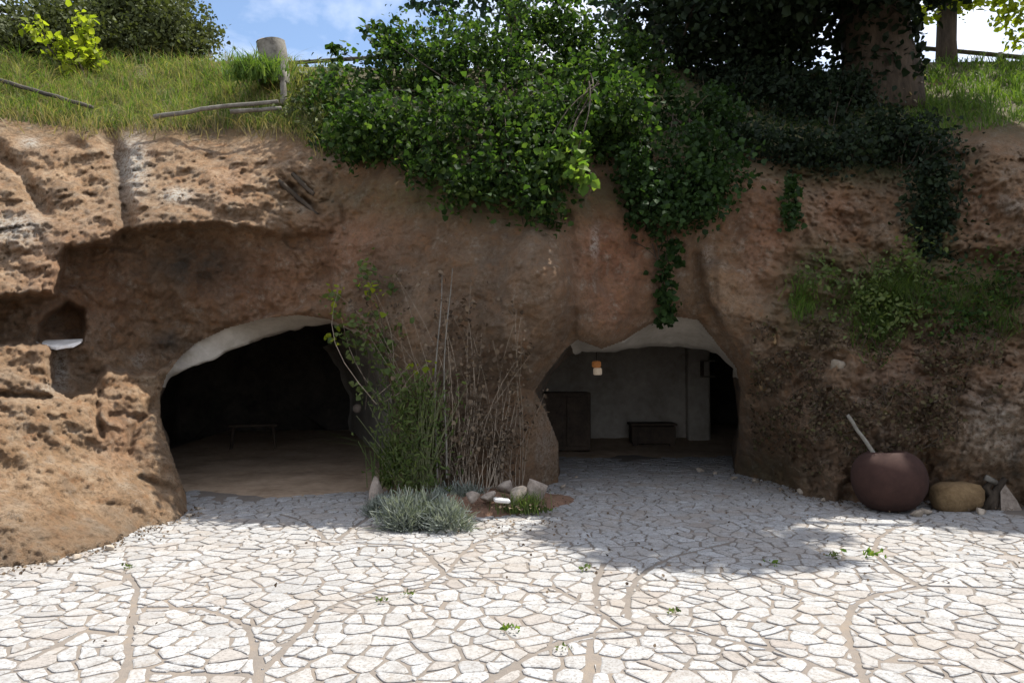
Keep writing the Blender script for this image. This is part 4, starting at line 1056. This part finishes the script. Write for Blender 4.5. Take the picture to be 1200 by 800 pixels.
# young leafy shrub, rosemary tuft
c = gnd(580, 580); Ps = []
for k in range(30):
    z = rng.uniform(.1, .75); Ps.append(np.array([c.x + rng.normal(0, .07), c.y + .15 + rng.normal(0, .07), z]))
P = np.repeat(np.array(Ps), 7, 0) + rng.normal(0, .04, (210, 3))
plant('young_shrub', 'slender young shrub with glossy yellow-green leaves among the rocks', 'shrub', P, .075, 'bright', stems=9, stem_r=.006, root=(c.x, c.y + .15, .05), stem_mat='greenstem')
for px, n, lab in ((618, 160, 'spiky dark green tuft on the right side of the bed'), (600, 70, 'smaller spiky tuft under the tan rock in the bed')):
    c = gnd(px, 606); P = np.array([(c.x + rng.normal(0, .10), c.y + .1 + rng.normal(0, .05), .03) for _ in range(n)])
    t = thing('spiky_tuft', (c.x, c.y + .1, 0), lab, 'plant', 'spiky tufts in the bed'); blades('blades', P, .24, .006, LM['broom'], t, .5)

# ------------------------------------------------------------------ pot, stick, stones on the right
def lathe(prof, c, n=40, tilt=0.0, rzt=0.0, dent=0.0):
    V = []; Fc = []
    for r, z in prof:
        for i in range(n):
            a = 2 * math.pi * i / n; q = r * (1 + dent * noise(np.array([math.cos(a) * 1.3, math.sin(a) * 1.3, z * 3])))
            V.append((q * math.cos(a), q * math.sin(a), z))
    for j in range(len(prof) - 1):
        for i in range(n): Fc.append((j * n + i, j * n + (i + 1) % n, (j + 1) * n + (i + 1) % n, (j + 1) * n + i))
    V = np.array(V); ct, s_ = math.cos(tilt), math.sin(tilt)
    V = np.stack([V[:, 0] * ct + V[:, 2] * s_, V[:, 1], -V[:, 0] * s_ + V[:, 2] * ct], -1)
    ca, sa = math.cos(rzt), math.sin(rzt)
    V = np.stack([V[:, 0] * ca - V[:, 1] * sa, V[:, 0] * sa + V[:, 1] * ca, V[:, 2]], -1) + np.array(c)
    return V, Fc
g_ = gnd(1044, 605); pc = (g_.x + .15, g_.y + .30, .0)
t = thing('cauldron', pc, 'big round brown metal pot on the paving below the right slope', 'pot')
prof = [(.001, .0), (.14, .008), (.24, .04), (.32, .12), (.375, .24), (.392, .34), (.38, .45), (.345, .54), (.29, .605), (.235, .640), (.205, .652), (.19, .655), (.182, .645), (.19, .625), (.26, .57), (.33, .45), (.35, .34), (.30, .15), (.12, .04), (.001, .03)]
V, Fc = lathe(prof, pc, 48, .05, 2.2, .035); mesh_obj('bowl', V, Fc, M['copper'], t, True)
V, Fc = lathe([(.196 + .010 * math.cos(a), .652 + .007 * math.sin(a)) for a in np.linspace(0, 2 * math.pi, 9)], pc, 48, .05, 2.2, .02); mesh_obj('rim', V, Fc, M['copper'], t, True)
a = at(1048, 570, 8.25); top = at(993, 486, 8.45)
pole('stick', 'bare grey pole standing in the brown pot and leaning left on the slope', 'stick', [a, a * .5 + top * .5 + np.array([0.01, 0, .01]), top], .026)
g_ = gnd(1119, 597)
rock('stone_block', 'squared ochre tufa block on the ground right of the brown pot', (g_.x, g_.y - .02, .14), (.27, .20, .17), 'block', None, 23, rz=.12)
g_ = gnd(1186, 598)
import bmesh
mb = MB(); c = np.array([g_.x, g_.y, 0]); T = [(-.12, 0, 0), (.13, .02, -.01), (.10, .06, .10), (-.01, .12, .30), (-.06, .10, .26)]
A = [c + np.array(p) for p in T]; Bk = [p + np.array([0.02, .06, 0]) for p in A]
mb.add(A + Bk, [tuple(range(5))[::-1], tuple(range(5, 10))] + [(i, (i + 1) % 5, 5 + (i + 1) % 5, 5 + i) for i in range(5)])
tag(mb.build('stone_shard', M['palestone'], None, False), 'white triangular stone shard leaning at the far right wall foot', 'stone')
g_ = gnd(1163, 597); c = np.array([g_.x, g_.y, 0])
t = thing('gnarled_root', c, 'dark twisted root lying behind the white shard', 'root')
mb = MB(); mb.tube([c + np.array(p) for p in ((-.02, 0, -.02), (.03, .02, .12), (-.04, .04, .24), (.06, .05, .33))], [.06, .05, .045, .03], 8, rough=.15)
mb.tube([c + np.array(p) for p in ((.20, .08, .33), (.08, .05, .22), (.0, .0, .12), (-.10, .02, -.02))], [.03, .04, .045, .04], 8, rough=.15)
mb.build('limb', M['bark'], t, True)
mb = MB(); mb.tube([c + np.array((-.07, .0, .36)), c + np.array((.05, .0, .30))], [.035, .03], 8, rough=.1); mb.build('broken_end', M['wood'], t, True)
for i, (px, py, s, lab) in enumerate(((990, 436, (.22, .12, .19), 'pale boulder bedded in the dead brush up the slope'), (897, 445, (.12, .08, .22), 'orange-tan rock knob at the right cave corner'), (905, 398, (.12, .08, .09), 'small tan rock knob just over the right cave corner'))):
    rock('boulder', lab, surf(px, py, (.17, .09, .06)[i]), s, 'dullstone' if i == 0 else 'block', 'rocks in the right slope', 31 + i, rz=i)
# rubble at the cliff foot
g0 = [(860, 562), (885, 566), (915, 574), (940, 580), (965, 588), (1085, 603), (1075, 606), (1150, 603), (232, 598), (222, 606), (660, 572), (675, 560), (838, 556), (820, 553), (90, 656), (130, 645), (60, 662)]
for i, (px, py) in enumerate(g0):
    c = gnd(px, py); s = rng.uniform(.025, .065)
    rock('loose_stone', 'small loose stone lying at the foot of the cliff', (c.x, c.y, s * .6), (s * 1.3, s, s * .8), 'mossstone', 'loose stones along the cliff foot', 60 + i, rz=i)

# ------------------------------------------------------------------ inside the caves
def zf(Y, st): return .025 + .20 * float(sstep(st + .5, 17.5, np.array(Y)))
c = at(297, 520, 13.6); z0 = zf(13.6, 9.35)
t = thing('bench', (c[0], 13.6, z0), 'dim wooden bench standing in the darkness of the left cave', 'bench')
mb = MB(); mb.box((c[0], 13.6, z0 + .42), (.85, .28, .045), .25, 0, .01); mb.build('seat', M['darkwood'], t)
for dx in (-.34, .34):
    for dy in (-.10, .10):
        mb = MB(); x = c[0] + dx * math.cos(.25) - dy * math.sin(.25); y = 13.6 + dx * math.sin(.25) + dy * math.cos(.25)
        mb.tube([(x + dx * .12, y, z0), (x, y, z0 + .42)], .022, 6); mb.build('leg', M['darkwood'], t)
c = at(420, 478, 12.9); t = thing('wall_disc', c, 'small pale round lamp on the side wall of the left cave', 'disc')  # pale round object of unknown use; gives no light
V, Fc = lathe([(.001, .05), (.05, .045), (.075, .02), (.078, 0), (.06, -.01), (.001, -.012)], (0, 0, 0), 20); V = np.stack([V[:, 0], -V[:, 2], V[:, 1]], -1) + c - np.array([0, .10, 0])
mesh_obj('shade', V, Fc, M['palestone'], t, True); mb = MB(); mb.box(c + np.array([0, .0, -.0]), (.05, .22, .05)); mb.build('bracket', M['darkwood'], t)
z0 = zf(14.8, 13.2)
c = at(765, 500, 14.8); t = thing('wooden_chest', (c[0], 14.9, z0), 'dark low wooden chest against the pale back wall of the right cave', 'chest')
mb = MB(); mb.box((c[0], 14.9, z0 + .20), (.86, .42, .34), 0, 0, .012); mb.build('body', M['darkwood'], t)
mb = MB(); mb.box((c[0], 14.9, z0 + .405), (.92, .47, .05), 0, 0, .01); mb.build('lid', M['darkwood'], t)
for dx in (-.36, .36):
    mb = MB(); mb.box((c[0] + dx, 14.72, z0 + .02), (.10, .06, .06)); mb.build('foot', M['darkwood'], t)
c = at(662, 490, 14.0); z0 = zf(14, 13.2); t = thing('cupboard', (c[0], 14.1, z0), 'nearly black wooden cupboard at the left side of the right cave', 'cupboard')
mb = MB(); mb.box((c[0], 14.15, z0 + .56), (.92, .5, 1.08), .08, 0, .015); mb.build('body', M['darkwood'], t)
for dx in (-.225, .225):
    mb = MB(); mb.box((c[0] + dx * math.cos(.08), 13.885 + dx * math.sin(.08), z0 + .56), (.40, .03, .92), .08, 0, .008); d = mb.build('door', M['darkwood'], t)
    mb = MB(); mb.box((c[0] + dx * .25, 13.86, z0 + .6), (.02, .03, .09)); mb.build('handle', M['rail'], d)
# hanging orange lantern
def emit_mat(name, col, st):
    m, nt = new_mat(name); g = N(nt)
    b = g.n('ShaderNodeBsdfPrincipled', {'Base Color': (*col, 1), 'Roughness': .5, 'Emission Color': (*col, 1), 'Emission Strength': st}); g.out(b.outputs[0]); return m
c = at(699, 432, 12.6); t = thing('lantern', c, 'small glowing orange and white lantern hanging inside the right cave', 'lantern')
mb = MB(); mb.box(c + np.array([-.0, 0, .075]), (.13, .13, .11), .3, 0, .02); mb.build('cap', emit_mat('lantern_orange', (.55, .22, .07), .07), t)
mb = MB(); mb.box(c + np.array([.02, 0, -.045]), (.12, .12, .12), .3, 0, .015); mb.build('shade', emit_mat('lantern_white', (.75, .6, .45), .10), t)
mb = MB(); mb.tube([c + np.array([0, 0, .13]), c + np.array([0, 0, .75])], .006, 5); mb.build('cord', M['rail'], t)
pole('stick', 'pale stick end jutting from the left wall of the right cave mouth', 'stick', [at(640, 425, 10.9), at(650, 418, 10.8), at(681, 413, 10.7)], .022, 'wood')
c = at(829, 432, 15.25); t = thing('wall_shelf', c, 'tiny wooden shelf on the pilaster of the right cave', 'shelf')
for dz in (-.16, .16):
    mb = MB(); mb.box(c + np.array([.0, -.02, dz]), (.26, .2, .03)); mb.build('board', M['wood'], t)
mb = MB(); mb.box(c + np.array([-.11, 0, 0]), (.03, .18, .34)); mb.build('upright', M['darkwood'], t)

# ------------------------------------------------------------------ weeds and litter on the paving
weeds = [(595, 742, .10), (448, 708, .07), (480, 700, .06), (657, 765, .07), (790, 722, .07), (905, 664, .11), (1020, 655, .14), (640, 600, .10), (685, 670, .08), (150, 668, .07), (975, 655, .09)]
wl = ['brightest little weed in a joint at the centre front', 'tiny weed left of the two in the left-centre joints', 'tiny weed right of the two in the left-centre joints', 'weed in the reddish curved joint at the bottom centre', 'brown-green weed between large stones right of centre', 'low weed at the right rim of the tree shadow', 'widest weed in the curved joint toward the pot', 'weed in the paving beside the right end of the bed', 'pale weed at the lower rim of the tree shadow', 'weed near the foot of the left rock', 'thin weed between the tree shadow and the widest weed']
for (px, py, s), lab in zip(weeds, wl):
    c = gnd(px, py); n = 20; s *= .6
    t = thing('weed', (c.x, c.y, 0), lab, 'weed', 'weeds in the paving joints')
    P = np.array([(c.x + rng.normal(0, s * .6), c.y + rng.normal(0, s * .35), .02 + rng.random() * s * .4) for _ in range(n)])
    leaves('foliage', P, s * .5, LM['bright' if s > .055 else 'broom'], t, .3, up=.3, axis=(0, 0, .8))
pts = []
for _ in range(500):
    x, y = rng.uniform(-6, 7), rng.uniform(3.2, 9.5)
    if noise(np.array([x * .8, y * .8, 4.])) > .02: pts.append((x, y, .026))
for _ in range(1500):
    x = rng.choice([rng.uniform(-20, 235), rng.uniform(855, 1200), rng.uniform(440, 665)]); y = pl(BASE, x) + abs(rng.normal(0, 7)) - 2
    if 440 < x < 665: y = 606 + rng.normal(0, 12)
    q = gnd(x, y); pts.append((q.x, q.y, .03 + (.10 if 440 < x < 665 and y < 612 else 0)))
for _ in range(120):
    x, y = rng.uniform(620, 1000), rng.uniform(600, 700); q = gnd(x, y); pts.append((q.x, q.y, .028))
o = leaves('leaf_litter', np.array(pts), .023, LM['dry'], None, .4, up=.97); tag(o, 'scattered dry leaf bits on the paving', 'leaf litter', kind='stuff')
